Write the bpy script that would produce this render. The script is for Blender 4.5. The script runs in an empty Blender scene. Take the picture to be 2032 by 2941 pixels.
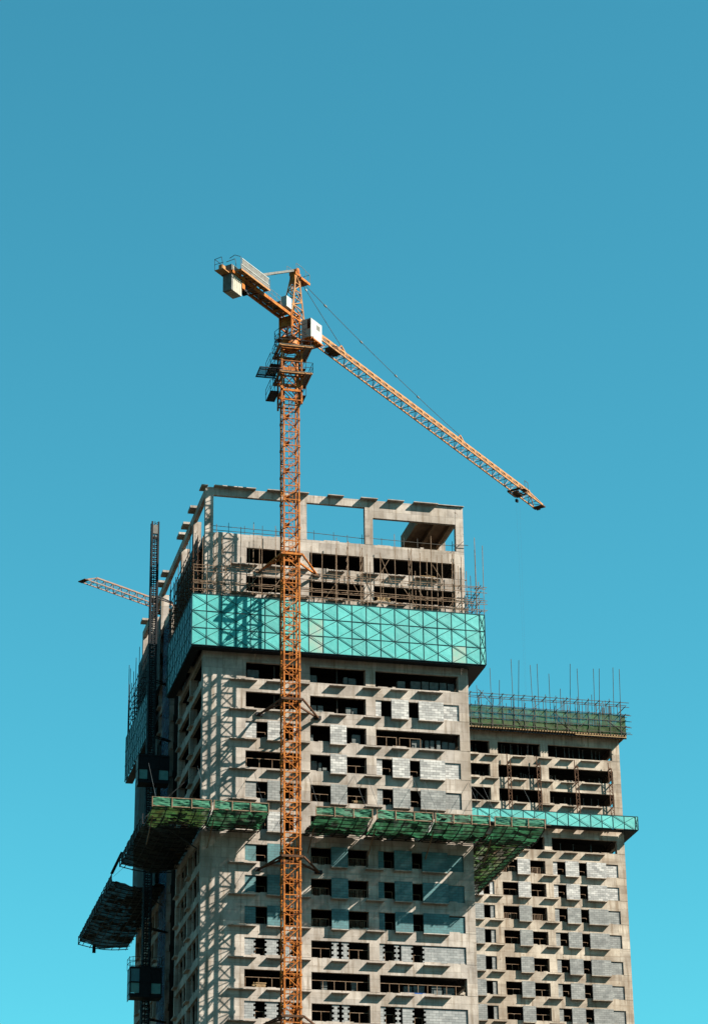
import bpy, math, random
from mathutils import Vector, Matrix
rnd = random.Random(7)
KP = .43
def sc3(c, k=KP): return tuple(x * k for x in c)
sc = bpy.context.scene
COL = sc.collection
PI = math.pi

# ------------------------------------------------------------------ materials
def newmat(name):
    m = bpy.data.materials.new(name); m.use_nodes = True
    nt = m.node_tree; b = nt.nodes['Principled BSDF']
    return m, nt, b
def N(nt, t, **kw):
    n = nt.nodes.new(t)
    for k, v in kw.items(): setattr(n, k, v)
    return n
def pos(nt, scale=(1, 1, 1)):
    g = N(nt, 'ShaderNodeNewGeometry'); mp = N(nt, 'ShaderNodeMapping')
    mp.inputs['Scale'].default_value = scale
    nt.links.new(g.outputs['Position'], mp.inputs['Vector'])
    return mp.outputs['Vector']
def noise(nt, vec, scale, detail=4, rough=.55):
    n = N(nt, 'ShaderNodeTexNoise'); n.inputs['Scale'].default_value = scale
    n.inputs['Detail'].default_value = detail; n.inputs['Roughness'].default_value = rough
    nt.links.new(vec, n.inputs['Vector']); return n.outputs['Fac']
def ramp(nt, fac, stops):
    r = N(nt, 'ShaderNodeValToRGB'); e = r.color_ramp.elements
    e[0].position, e[0].color = stops[0][0], (*stops[0][1], 1)
    e[1].position, e[1].color = stops[1][0], (*stops[1][1], 1)
    for p, c in stops[2:]:
        x = e.new(p); x.color = (*c, 1)
    nt.links.new(fac, r.inputs['Fac']); return r.outputs['Color']
def mix(nt, fac, a, b, mode='MIX'):
    m = N(nt, 'ShaderNodeMix', data_type='RGBA', blend_type=mode)
    def put(sock, v):
        if isinstance(v, (int, float)): sock.default_value = v
        elif isinstance(v, tuple): sock.default_value = (*v, 1) if len(v) == 3 else v
        else: nt.links.new(v, sock)
    put(m.inputs[0], fac); put(m.inputs[6], a); put(m.inputs[7], b)
    return m.outputs[2]
def bump(nt, b, fac, st=.3, dist=.02):
    n = N(nt, 'ShaderNodeBump'); n.inputs['Strength'].default_value = st; n.inputs['Distance'].default_value = dist
    nt.links.new(fac, n.inputs['Height']); nt.links.new(n.outputs['Normal'], b.inputs['Normal'])

def concrete(name, dark, light, stain, rust, joints=True):
    m, nt, b = newmat(name)
    v = pos(nt)
    b.inputs['Specular IOR Level'].default_value = .2
    c = ramp(nt, noise(nt, v, .55, 6, .6), [(.32, dark), (.68, light)])
    streak = noise(nt, pos(nt, (2.2, 2.2, .22)), 1.0, 5, .65)
    c = mix(nt, ramp(nt, streak, [(.50, (0, 0, 0)), (.68, (.85, .85, .85))]), c, stain)
    lift = noise(nt, pos(nt, (.12, .12, 1.6)), 1.0, 3, .6)
    c = mix(nt, ramp(nt, lift, [(.58, (0, 0, 0)), (.68, (.35, .35, .35))]), c, stain)
    spots = noise(nt, v, 1.7, 7, .75)
    c = mix(nt, ramp(nt, spots, [(.60, (0, 0, 0)), (.68, (.8, .8, .8))]), c, rust)
    c = mix(nt, ramp(nt, noise(nt, pos(nt, (1, 1, .45)), .16, 5, .65), [(.48, (0, 0, 0)), (.64, (.6, .6, .6))]), c, stain)
    if joints:
        # formwork panel joints: geometry position -> (x+y, z)
        g = N(nt, 'ShaderNodeNewGeometry'); s = N(nt, 'ShaderNodeSeparateXYZ'); nt.links.new(g.outputs['Position'], s.inputs[0])
        a = N(nt, 'ShaderNodeMath', operation='ADD'); nt.links.new(s.outputs[0], a.inputs[0]); nt.links.new(s.outputs[1], a.inputs[1])
        cb = N(nt, 'ShaderNodeCombineXYZ'); nt.links.new(a.outputs[0], cb.inputs[0]); nt.links.new(s.outputs[2], cb.inputs[1])
        br = N(nt, 'ShaderNodeTexBrick', offset=0.0)
        br.inputs['Scale'].default_value = 1.0; br.inputs['Brick Width'].default_value = 1.9; br.inputs['Row Height'].default_value = .99
        br.inputs['Mortar Size'].default_value = .018; br.inputs['Mortar Smooth'].default_value = .3
        br.inputs['Color1'].default_value = (1.12, 1.12, 1.11, 1); br.inputs['Color2'].default_value = (.78, .78, .79, 1); br.inputs['Mortar'].default_value = (.55, .53, .5, 1)
        nt.links.new(cb.outputs[0], br.inputs['Vector'])
        c = mix(nt, .8, c, br.outputs['Color'], 'MULTIPLY')
    nt.links.new(c, b.inputs['Base Color']); b.inputs['Roughness'].default_value = .9
    b.inputs['Specular IOR Level'].default_value = .2
    bump(nt, b, noise(nt, v, 6, 6, .7), .35, .03)
    return m
M_CON = concrete('concrete', (.175, .146, .132), (.315, .268, .245), (.12, .088, .066), (.07, .04, .022))
M_CON2 = concrete('weathered_concrete', (.17, .134, .11), (.32, .268, .228), (.125, .086, .06), (.08, .043, .021))
M_INNER = concrete('inner_shade_concrete', (.016, .014, .013), (.026, .023, .021), (.013, .012, .010), (.018, .011, .008), False)  # inner concrete blackened so the shade inside the openings is in its colour

def blockmat(name, c1, c2, mortar, vary):
    c1, c2, mortar = [tuple(q * w for q, w in zip(c, k)) for c, k in ((c1, (.54, .50, .49)), (c2, (.54, .50, .49)), (mortar, (.45, .42, .4)))]
    m, nt, b = newmat(name)
    g = N(nt, 'ShaderNodeNewGeometry'); s = N(nt, 'ShaderNodeSeparateXYZ'); nt.links.new(g.outputs['Position'], s.inputs[0])
    a = N(nt, 'ShaderNodeMath', operation='ADD'); nt.links.new(s.outputs[0], a.inputs[0]); nt.links.new(s.outputs[1], a.inputs[1])
    cb = N(nt, 'ShaderNodeCombineXYZ'); nt.links.new(a.outputs[0], cb.inputs[0]); nt.links.new(s.outputs[2], cb.inputs[1])
    br = N(nt, 'ShaderNodeTexBrick')
    br.inputs['Scale'].default_value = 1.0; br.inputs['Brick Width'].default_value = .62; br.inputs['Row Height'].default_value = .25
    br.inputs['Mortar Size'].default_value = .016; br.inputs['Mortar Smooth'].default_value = .4; br.inputs['Bias'].default_value = 0
    br.inputs['Color1'].default_value = (*c1, 1); br.inputs['Color2'].default_value = (*c2, 1); br.inputs['Mortar'].default_value = (*mortar, 1)
    nt.links.new(cb.outputs[0], br.inputs['Vector'])
    c = mix(nt, vary, br.outputs['Color'], ramp(nt, noise(nt, pos(nt), 1.1, 4, .6), [(.35, (.6, .6, .62)), (.65, (1.1, 1.1, 1.1))]), 'MULTIPLY')
    nt.links.new(c, b.inputs['Base Color']); b.inputs['Roughness'].default_value = .92
    bump(nt, b, br.outputs['Fac'], -.5, .02)
    return m
M_BW = blockmat('white_block', (.58, .59, .595), (.28, .29, .30), (.10, .10, .10), .5)
M_BG = blockmat('grey_block', (.31, .325, .33), (.20, .215, .22), (.09, .095, .10), .7)
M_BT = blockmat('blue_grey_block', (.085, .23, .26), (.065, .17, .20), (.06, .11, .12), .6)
M_BP = blockmat('pale_block', (.37, .39, .405), (.25, .275, .29), (.11, .12, .13), .6)

def paint(name, base, worn, amount=.55, rough=.5, metal=0.0, sc_=2.5, spread=.12):
    base, worn = sc3(base), sc3(worn)
    m, nt, b = newmat(name)
    c = ramp(nt, noise(nt, pos(nt), sc_, 6, .7), [(amount - spread, base), (amount + spread, worn)])
    nt.links.new(c, b.inputs['Base Color']); b.inputs['Roughness'].default_value = rough; b.inputs['Specular IOR Level'].default_value = .12; b.inputs['Metallic'].default_value = metal
    return m
M_OR = paint('orange_crane_paint', (.66, .205, .028), (.22, .05, .010), .53, .5)
M_OR2 = paint('faded_orange_paint', (.56, .27, .11), (.30, .12, .05), .58, .5)
M_PALE = paint('pale_bleached_paint', (.27, .22, .20), (.34, .13, .06), .5, .5)
M_RUST = paint('rusty_steel', (.15, .07, .035), (.07, .03, .018), .5, .8)
M_TUBE = paint('scaffold_tube_steel', (.34, .23, .16), (.18, .09, .045), .5, .6)
M_TUBE2 = paint('dark_tube_steel', (.10, .085, .075), (.05, .04, .035), .5, .6)
M_DARK = paint('dark_steel', (.018, .018, .024), (.010, .010, .014), .5, .6)
M_GREY = paint('grey_sheet_metal', (.22, .21, .20), (.13, .12, .11), .55, .6)
M_WHITE = paint('white_paint', (.52, .53, .52), (.34, .33, .31), .6, .5)
M_CWT = paint('cast_counterweight', (.52, .48, .40), (.34, .31, .26), .6, .8)
M_CABLE = paint('steel_cable', (.09, .10, .11), (.05, .05, .055), .5, .5)
M_WOOD = paint('formwork_timber', (.50, .33, .18), (.30, .18, .09), .5, .8)
M_PLY = paint('dirty_plywood', (.12, .075, .045), (.05, .032, .02), .5, .85)
M_SLAB = paint('brown_board_marked_concrete', (.46, .30, .20), (.33, .20, .13), .5, .9, sc_=.8)
M_SHEET = paint('board_stack', (.20, .22, .22), (.12, .13, .135), .5, .8)
M_BLUE = paint('blue_tarpaulin', (.03, .12, .40), (.02, .08, .3), .5, .6)
M_FRAME = paint('screen_frame', (.015, .075, .085), (.01, .05, .06), .5, .55)
M_WIN = paint('cab_glass', (.03, .012, .01), (.02, .01, .01), .5, .15)

def screenmat(name, a, c2):
    m, nt, b = newmat(name); a, c2 = sc3(a), sc3(c2)
    c = ramp(nt, noise(nt, pos(nt), .55, 4, .6), [(.35, a), (.65, c2)])
    sp = noise(nt, pos(nt, (3, 3, .5)), 1.2, 5, .7)
    c = mix(nt, ramp(nt, sp, [(.58, (0, 0, 0)), (.75, (.45, .45, .45))]), c, sc3((.08, .60, .57)))
    nt.links.new(c, b.inputs['Base Color']); b.inputs['Roughness'].default_value = .55
    bump(nt, b, noise(nt, pos(nt), 1.2, 3, .5), .25, .12)
    return m
M_TEAL = screenmat('turquoise_mesh_sheet', (.010, .38, .385), (.015, .47, .46))
SCV = [M_TEAL, M_TEAL, screenmat('faded_mesh_sheet', (.02, .44, .44), (.04, .53, .53)), screenmat('dusty_mesh_sheet', (.014, .36, .36), (.03, .45, .44))]
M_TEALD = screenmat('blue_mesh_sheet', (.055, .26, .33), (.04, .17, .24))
M_BEIGE = paint('bleached_mesh_sheet', (.42, .52, .46), (.22, .55, .48), .5, .6, sc_=.9)

def netmat(name, c1, c2, lo, hi, trans=.5, sc_=1.0):
    m, nt, b = newmat(name); c1, c2 = sc3(c1, .55), sc3(c2, .55)
    out = nt.nodes['Material Output']
    col = ramp(nt, noise(nt, pos(nt), .8, 4, .6), [(.35, c1), (.65, c2)])
    nt.links.new(col, b.inputs['Base Color']); b.inputs['Roughness'].default_value = .9
    tl = N(nt, 'ShaderNodeBsdfTranslucent'); nt.links.new(col, tl.inputs['Color'])
    ms = N(nt, 'ShaderNodeMixShader'); ms.inputs[0].default_value = trans
    nt.links.new(b.outputs[0], ms.inputs[1]); nt.links.new(tl.outputs[0], ms.inputs[2])
    tp = N(nt, 'ShaderNodeBsdfTransparent')
    ms2 = N(nt, 'ShaderNodeMixShader')
    h = ramp(nt, noise(nt, pos(nt), sc_, 6, .75), [(.38, (lo,) * 3), (.72, (hi,) * 3)])
    nt.links.new(h, ms2.inputs[0]); nt.links.new(ms.outputs[0], ms2.inputs[1]); nt.links.new(tp.outputs[0], ms2.inputs[2])
    nt.links.new(ms2.outputs[0], out.inputs['Surface'])
    return m
M_NET = netmat('green_net', (.022, .04, .02), (.05, .22, .11), .0, .10, .36, 1.1)
M_NETF = netmat('green_net_fascia', (.03, .17, .10), (.055, .27, .16), .02, .2, .42)
M_NETD = netmat('dark_green_net', (.06, .07, .02), (.05, .16, .05), .05, .35, .4, 1.5)
M_NETB = netmat('dark_blue_net', (.012, .055, .13), (.015, .07, .16), .15, .5, .3, .7)
M_NETK = netmat('torn_net_or_shade_black', (.002, .004, .004), (.006, .016, .016), .0, .06, .12, 1.0)  # black of the left catch nets, also of the sheets painting in shade
def ppane():
    m, nt, b = newmat('hazy_cage_mesh'); b.inputs['Base Color'].default_value = (.02, .05, .06, 1); b.inputs['Roughness'].default_value = .6
    tp = N(nt, 'ShaderNodeBsdfTransparent'); ms = N(nt, 'ShaderNodeMixShader'); ms.inputs[0].default_value = .55
    nt.links.new(b.outputs[0], ms.inputs[1]); nt.links.new(tp.outputs[0], ms.inputs[2]); nt.links.new(ms.outputs[0], nt.nodes['Material Output'].inputs['Surface'])
    return m
M_PANE = ppane()
M_PLAS = paint('translucent_teal_sheet', (.22, .52, .52), (.14, .38, .40), .5, .5, sc_=1.2)

# ------------------------------------------------------------------ mesh helpers
FACES = [(0, 3, 2, 1), (4, 5, 6, 7), (0, 1, 5, 4), (1, 2, 6, 5), (2, 3, 7, 6), (3, 0, 4, 7)]
def wloc(o):
    l = Vector((0, 0, 0))
    while o: l = l + o.location; o = o.parent
    return l
class MB:
    def __init__(s): s.v = []; s.f = []
    def hexa(s, pts):
        n = len(s.v); s.v += [tuple(p) for p in pts]; s.f += [tuple(n + i for i in f) for f in FACES]; return s
    def box(s, x0, x1, y0, y1, z0, z1):
        return s.hexa([(x0, y0, z0), (x1, y0, z0), (x1, y1, z0), (x0, y1, z0), (x0, y0, z1), (x1, y0, z1), (x1, y1, z1), (x0, y1, z1)])
    def fbox(s, F, s0, s1, o0, o1, z0, z1):
        return s.hexa([F(a, b, c) for c in (z0, z1) for a, b in ((s0, o0), (s1, o0), (s1, o1), (s0, o1))])
    def bar(s, a, b, w, w2=None):
        a = Vector(a); b = Vector(b); d = (b - a)
        if d.length < 1e-6: return s
        d.normalize(); up = Vector((0, 0, 1)) if abs(d.z) < .95 else Vector((1, 0, 0))
        x = d.cross(up).normalized() * (w / 2); y = d.cross(x).normalized() * ((w2 or w) / 2)
        return s.hexa([a - x - y, a + x - y, a + x + y, a - x + y, b - x - y, b + x - y, b + x + y, b - x + y])
    def tube(s, a, b, r, n=8, r2=None):
        a = Vector(a); b = Vector(b); d = (b - a).normalized(); up = Vector((0, 0, 1)) if abs(d.z) < .95 else Vector((1, 0, 0))
        x = d.cross(up).normalized(); y = d.cross(x).normalized(); k = len(s.v); r2 = r if r2 is None else r2
        for P, R in ((a, r), (b, r2)):
            for i in range(n):
                t = 2 * PI * i / n; s.v.append(tuple(P + x * math.cos(t) * R + y * math.sin(t) * R))
        for i in range(n): j = (i + 1) % n; s.f.append((k + i, k + j, k + n + j, k + n + i))
        s.f.append(tuple(k + i for i in range(n))[::-1]); s.f.append(tuple(k + n + i for i in range(n))); return s
    def poly(s, pts, r):
        for i in range(len(pts) - 1): s.bar(pts[i], pts[i + 1], r)
        return s
    def build(s, name, mat, parent=None, loc=None):
        o0 = Vector(loc) if loc is not None else (wloc(parent) if parent else Vector((0, 0, 0)))
        me = bpy.data.meshes.new(name); me.from_pydata([tuple(Vector(p) - o0) for p in s.v], [], s.f); me.materials.append(mat); me.update()
        o = bpy.data.objects.new(name, me); COL.objects.link(o)
        if parent: o.parent = parent; o.location = o0 - wloc(parent)
        else: o.location = o0
        return o
def thing(name, label, cat, loc=(0, 0, 0), group=None):
    o = bpy.data.objects.new(name, None); COL.objects.link(o); o.location = loc; o.empty_display_size = .1
    o['label'] = label; o['category'] = cat
    if group: o['group'] = group
    return o
def tag(o, label, cat, group=None):
    o['label'] = label; o['category'] = cat
    if group: o['group'] = group
    return o
CACHE = {}
def cbox(name, mat, parent, x0, x1, y0, y1, z0, z1):
    """a plain sub-part box whose mesh is shared between equal copies"""
    key = (name, mat.name, round(x1 - x0, 3), round(y1 - y0, 3), round(z1 - z0, 3)); c = Vector(((x0 + x1) / 2, (y0 + y1) / 2, z0))
    if key in CACHE:
        o = CACHE[key].copy(); COL.objects.link(o)
    else:
        m = MB().box(x0, x1, y0, y1, z0, z1); o = m.build(name, mat, None, c); CACHE[key] = o
    o.parent = parent; o.location = c - wloc(parent); return o
def copy_tree(o, parent=None):
    c = o.copy(); COL.objects.link(c); c.parent = parent
    for ch in list(o.children): copy_tree(ch, c)
    return c

# ------------------------------------------------------------------ the two concrete towers
W = 26.3; DEP = 40.6
COLX = [(9.40, 10.44), (15.97, 16.93), (25.30, 26.30)]
COLY = [(6.9, 7.7), (13.7, 14.5), (19.5, 20.2), (26.8, 27.6), (33.4, 34.2)]
LEDGES = [(2.55, 5.2), (6.15, 7.95), (8.7, 10.35), (12.3, 13.92), (15.65, 17.4), (18.42, 20.12), (21.1, 23.62)]
SLEDGE = [(5.3, 6.9), (9.5, 11.0), (12.2, 13.7), (22.6, 24.1), (25.5, 27.0), (30.0, 31.5), (36.8, 38.2)]

def block_wall(parent, x0, x1, y0, y1, z0, z1, mat): return cbox('block_wall', mat, parent, x0, x1, y0, y1, z0, z1)
def toothed(parent, x0, x1, y0, y1, z0, z1, mat, teeth=('L', 'R')):
    m = MB(); h = (z1 - z0) / 7.0; t = .17
    for i in range(7):
        a = x0 + (t if ('L' in teeth and i % 2) else 0); b = x1 - (t if ('R' in teeth and i % 2) else 0)
        m.box(a, b, y0, y1, z0 + i * h, z0 + (i + 1) * h - .004)
    return m.build('block_wall', mat, parent)
def guard_rail(parent, x0, x1, y, z0, mat, n=None, h=1.0, balus=False):
    m = MB(); r = .05
    m.bar((x0, y, z0 + h), (x1, y, z0 + h), r)
    n = n or max(1, round((x1 - x0) / 1.3))
    for i in range(n + 1):
        x = x0 + (x1 - x0) * i / n; m.bar((x, y, z0), (x, y, z0 + h), r)
    if balus:
        k = int((x1 - x0) / .2)
        for i in range(k): x = x0 + .1 + i * .2 + rnd.uniform(-.02, .02); m.bar((x, y, z0), (x, y, z0 + h * rnd.uniform(.88, 1.0)), .045)
    return m.build('guard_rail', mat, parent)

def storey(root, ox, oy, T, Ln, cfg, con, jag=True, left_cfg='open'):
    L = T - 1.9; m = MB(); f0 = L + .25
    # spandrel ring (front, right, left in two stretches round the recess, back)
    m.box(ox, ox + W, oy, oy + .3, T, Ln + .25)
    m.box(ox + W - .3, ox + W, oy + .3, oy + DEP - .3, T, Ln + .25)
    lb = T + .42
    m.box(ox, ox + .3, oy + .3, oy + 14.5, lb, Ln + .1)
    m.box(ox, ox + .3, oy + 19.5, oy + DEP - .3, lb, Ln + .1)
    m.box(ox, ox + W, oy + DEP - .3, oy + DEP, T, Ln + .25)
    m.box(ox, ox + 4.15, oy + .002, oy + .4, f0, T)                     # pier wall at the left corner
    m.box(ox + .002, ox + .4, oy + .401, oy + .9, L + .1, lb)
    for a, b in COLX: m.box(ox + a, ox + b, oy - .018, oy + .8, f0, T - .002)
    for a, b in COLY + [(39.8, 40.58)]:
        m.box(ox - .018, ox + .7, oy + b - .5, oy + b, L + .1, lb - .002); m.box(ox + W - .7, ox + W - .002, oy + a, oy + b, f0, T - .002)
    for a, b in [(0, .9), (9.4, 10.4), (16, 16.9)]: m.box(ox + a + .004, ox + b, oy + DEP - .7, oy + DEP - .002, f0, T)
    m.box(ox + W - .7, ox + W - .002, oy + .8, oy + 1.1, f0, T)
    if left_cfg == 'posts':
        for y in (2.7, 5.0, 10.0, 12.2, 22.6, 29.6, 31.8, 36.5, 38.2): m.box(ox + .1, ox + .25, oy + y, oy + y + .16, L + .1, lb)
    if jag:
        x = .2
        while x < W - 1:
            w = rnd.uniform(.3, 1.6)
            if rnd.random() < .5: m.box(ox + x, ox + x + w, oy + .01, oy + .25, Ln + .25, Ln + .25 + rnd.uniform(.03, .11))
            x += w + rnd.uniform(.1, .8)
        y = .5
        while y < DEP - 1:
            w = rnd.uniform(.4, 1.3)
            if rnd.random() < .55 and not 14 < y < 19.5: m.box(ox + .01, ox + .25, oy + y, oy + y + w, Ln + .1, Ln + .1 + rnd.uniform(.08, .3))
            y += w + rnd.uniform(.1, .9)
    st = m.build('storey', con, root)
    # inside: slab, partitions
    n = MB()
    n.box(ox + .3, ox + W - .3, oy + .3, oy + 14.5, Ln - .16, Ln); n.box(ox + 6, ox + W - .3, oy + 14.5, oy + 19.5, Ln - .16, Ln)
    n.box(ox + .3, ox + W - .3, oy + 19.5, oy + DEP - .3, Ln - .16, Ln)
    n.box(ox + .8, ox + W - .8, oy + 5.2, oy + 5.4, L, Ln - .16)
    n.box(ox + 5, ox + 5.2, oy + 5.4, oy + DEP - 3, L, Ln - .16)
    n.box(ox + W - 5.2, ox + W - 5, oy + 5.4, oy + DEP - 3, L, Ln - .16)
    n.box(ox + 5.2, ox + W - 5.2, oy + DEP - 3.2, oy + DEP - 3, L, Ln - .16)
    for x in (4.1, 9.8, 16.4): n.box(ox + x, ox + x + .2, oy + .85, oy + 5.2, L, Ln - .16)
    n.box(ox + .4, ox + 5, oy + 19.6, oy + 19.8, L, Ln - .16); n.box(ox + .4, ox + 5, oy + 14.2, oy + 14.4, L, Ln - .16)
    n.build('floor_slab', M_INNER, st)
    for a, b in LEDGES: cbox('ledge', con, st, ox + a, ox + b, oy - .46, oy - .001, L - .065, L)
    for a, b in SLEDGE:
        if a not in (9.5, 22.6, 30.0): cbox('ledge', con, st, ox - .38, ox - .001, oy + a, oy + b, L - .06, L + .06)
    if oy > 10:
        for a in (1.0, 8.0, 20.0): cbox('ledge', con, st, ox + W + .001, ox + W + .32, oy + a, oy + a + 1.2, L - .1, L)
    # filling of the bays
    bw = cfg.get('mat', M_BW); ra = cfg.get('rail', M_TUBE)
    yi0, yi1 = oy + .1, oy + .3
    def P(a, b, y0, y1, z0=None, z1=None, mt=None): block_wall(st, ox + a, ox + b, y0, y1, z0 or f0, (z1 or T) - .004, mt or bw)
    c1, c2, c3 = cfg['bays']
    if c1 == 'b':
        P(4.152, 5.21, yi0, yi1); P(6.22, 7.9, oy - .41, oy - .21, L, T + .03); P(8.85, 9.396, yi0, yi1)
        if cfg.get('gaprail', True): guard_rail(st, ox + 5.25, ox + 6.15, oy + .5, f0, ra, 1, .75)
    elif c1 == 'h':
        toothed(st, ox + 4.152, ox + 5.2, yi0, yi1, f0, T - .004, bw, 'R'); toothed(st, ox + 6.1, ox + 7.35, yi0, yi1, f0, T - .004, bw, 'LR'); toothed(st, ox + 7.75, ox + 8.6, yi0, yi1, f0, T - .004, bw)
        guard_rail(st, ox + 5.25, ox + 6.05, oy + .5, f0, ra, 1, .8)
    elif c1 == 'r': guard_rail(st, ox + 4.3, ox + 9.3, oy + .35, f0, ra)
    if c2 == 'b':
        P(12.33, 13.92, oy - .41, oy - .21, L, T + .03)
        m2 = cfg.get('b2rail', '')
        if 'L' in m2: guard_rail(st, ox + 10.6, ox + 12.2, oy + .35, f0, ra, 2, .85, 'x' in m2)
        if 'R' in m2: guard_rail(st, ox + 14.1, ox + 15.85, oy + .35, f0, ra, 2, .85, 'x' in m2)
    elif c2 == 'h':
        toothed(st, ox + 12.4, ox + 13.05, yi0, yi1, f0, T - .004, bw); toothed(st, ox + 13.33, ox + 14.02, yi0, yi1, f0, T - .004, bw)
        guard_rail(st, ox + 10.5, ox + 12.3, oy + .35, f0, ra, 2, 1.0); guard_rail(st, ox + 14.1, ox + 15.9, oy + .35, f0, ra, 2, 1.0)
    elif c2 == 'r': guard_rail(st, ox + 10.5, ox + 15.9, oy + .35, f0, ra, 5, .95)
    if c3 == 'b':
        P(16.932, 17.5, yi0, yi1); P(18.42, 20.12, oy - .41, oy - .21, L, T + .03); P(21.14, 23.62, oy - .41, oy - .21, L, T + .03)
        P(23.622, 25.296, yi0, yi1, None, T - rnd.choice([.0, .06, .12]))
        if cfg.get('gaprail', True):
            guard_rail(st, ox + 17.6, ox + 18.35, oy + .5, f0, ra, 1, .85); guard_rail(st, ox + 20.3, ox + 21.05, oy + .5, f0, ra, 1, .7)
    elif c3 == 'h':
        toothed(st, ox + 16.932, ox + 17.45, yi0, yi1, f0, T - .004, bw, 'R'); toothed(st, ox + 18.38, ox + 18.85, yi0, yi1, f0, T - .004, bw); toothed(st, ox + 19.05, ox + 20.15, yi0, yi1, f0, T - .004, bw, 'R')
        toothed(st, ox + 21.1, ox + 25.296, yi0, yi1, f0, T - .05, bw, 'L')
        guard_rail(st, ox + 17.55, ox + 18.3, oy + .5, f0, ra, 1, 1.0); guard_rail(st, ox + 20.3, ox + 21.0, oy + .5, f0, ra, 1, .8)
    elif c3 == 'r': guard_rail(st, ox + 17.0, ox + 25.2, oy + .35, f0, ra, 9, .95)
    elif c3 == 'r2': guard_rail(st, ox + 17.0, ox + 19.0, oy + .25, f0, ra, 2, 1.0); guard_rail(st, ox + 19.3, ox + 21.4, oy + .25, f0, ra, 2, 1.0)
    if c1 == 'o' or c2 == 'o':
        q = MB()
        for x in (7.0, 13.2): q.box(ox + x, ox + x + .1, oy + .6, oy + .7, f0, T)
        q.build('mullion', M_TUBE2, st)
    return st

A = thing('unfinished_tower', 'tall bare concrete tower with an open frame on its roof and a wide turquoise band', 'building', (0, 0, -1.6))
rowsA = [(51.9, dict(bays='rrr')), (54.93, dict(bays='hhh', mat=M_BP)), (57.86, dict(bays='rrr', rail=M_TUBE)), (60.83, dict(bays='hhh', mat=M_BP)),
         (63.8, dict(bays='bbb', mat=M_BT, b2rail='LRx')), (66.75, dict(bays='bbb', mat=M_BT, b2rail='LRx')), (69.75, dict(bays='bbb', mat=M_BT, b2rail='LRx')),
         (72.85, dict(bays='bbb', mat=M_BW, b2rail='LR')), (75.92, dict(bays='bbb', mat=M_BG, b2rail='LR')), (78.94, dict(bays='rbb', mat=M_BW, b2rail='R')),
         (81.9, dict(bays='bb' + 'Z', mat=M_BW, gaprail=True)), (84.9, dict(bays='oob', mat=M_BW, gaprail=False)), (87.9, dict(bays='oo-')),
         (90.9, dict(bays='oo-')), (93.9, dict(bays='---')), (96.9, dict(bays='---')), (99.9, dict(bays='---'))]
for i, (T, cfg) in enumerate(rowsA):
    if cfg['bays'][2] == 'Z': cfg['bays'] = ('b', 'b', 'r2')
    Ln = rowsA[i + 1][0] - 1.9 if i + 1 < len(rowsA) else 101.0
    storey(A, 0, 0, T, Ln, cfg, M_CON, True, 'posts' if T < 73 else 'open')
low = MB().box(0, W, 0, DEP, -1.6, 49.9); low.build('lower_shaft', M_CON, A)

# open roof frame of the left tower
rf = MB(); zt = 106.1
for a, b in [(0, .8), (9.4, 10.2), (16.13, 16.95), (25.5, 26.3)]:
    zb = 105.28 if a < 16 else (105.28 if a < 16.5 else 104.2)
    rf.box(a, b, -.015, .6, 101.26, zb if a < 25 else zt + .04)
    rf.box(a + .003, b, DEP - .6, DEP - .003, 101.26, 105.2)
for y in (6.9, 14.0, 27.0, 33.5): rf.box(-.015, .8, y, y + .6, 101.26, 105.28); rf.box(W - .8, W - .003, y, y + .6, 101.26, 105.28)
rf.box(0, 16.13, 0, .4, 105.28, zt); rf.box(16.13, 25.498, 0, .4, 104.2, zt)
rf.box(0, .4, .4, DEP - .4, 105.28, zt); rf.box(W - .4, W, .6, DEP - .4, 105.28, zt); rf.box(0, W, DEP - .4, DEP, 105.28, zt)
rfo = rf.build('roof_frame', M_CON, A)
for a, b in [(.8, 5.0)] + LEDGES[1:]: cbox('ledge', M_CON, rfo, a, b, -.5, .1, zt + .001, zt + .08)
cbox('ledge', M_CON, rfo, 23.7, 26.4, -.2, .4, zt + .081, zt + .14)
for a, b in SLEDGE: cbox('ledge', M_CON, rfo, -.62, .2, a, b, zt + .001, zt + .24)
cbox('ledge', M_CON, rfo, -.45, .2, -.3, 1.2, zt + .003, zt + .1)
sl = MB(); sl.box(21.7, 25.4, .401, 6.3, 104.75, 104.95)
for x in (21.7, 23.4, 25.05): sl.box(x, x + .35, .402, 6.3, 104.2, 104.749)
sl.box(21.7, 25.4, 6.301, 6.6, 103.6, 104.95); sl.box(21.5, 21.697, .403, 6.6, 104.0, 105.4)
sl.box(21.7, 22.1, 6.3, 6.599, 101.2, 103.6); sl.box(23.6, 25.3, 6.302, 6.598, 101.2, 103.6)
sl.build('ribbed_roof_slab', M_SLAB, A)
cbox('roof_block', M_CON, A, 22.0, 22.35, .8, 1.2, 101.2, 101.75)

OX, OY = 37.45, 63.0
B = thing('unfinished_tower', 'lower and farther concrete tower on the right with green netting round its top', 'building', (OX, OY, -1.6))
rowsB = [(58.8, 'bbb'), (61.8, 'bbb'), (64.75, 'bbb'), (67.7, 'bbb'), (70.62, 'bbb'), (73.61, 'bbb'), (76.6, 'bbb'), (79.88, 'bbb'), (82.89, 'bbb'), (85.86, 'bbb'), (88.74, 'bbb'), (91.78, 'oo-'), (94.76, '---'), (97.74, '---'), (100.79, '---'), (103.77, '---')]
mats = {88.74: M_BW, 85.86: M_BW, 82.89: M_BG}
for i, (T, c) in enumerate(rowsB):
    Ln = rowsB[i + 1][0] - 1.9 if i + 1 < len(rowsB) else 104.85
    storey(B, OX, OY, T, Ln, dict(bays=c, mat=mats.get(T, M_BG), b2rail='LRx' if T in (88.74, 82.89) else 'LR', rail=M_TUBE), M_CON2)
MB().box(OX, OX + W, OY, OY + DEP, -1.6, 56.8).build('lower_shaft', M_CON2, B)

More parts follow.
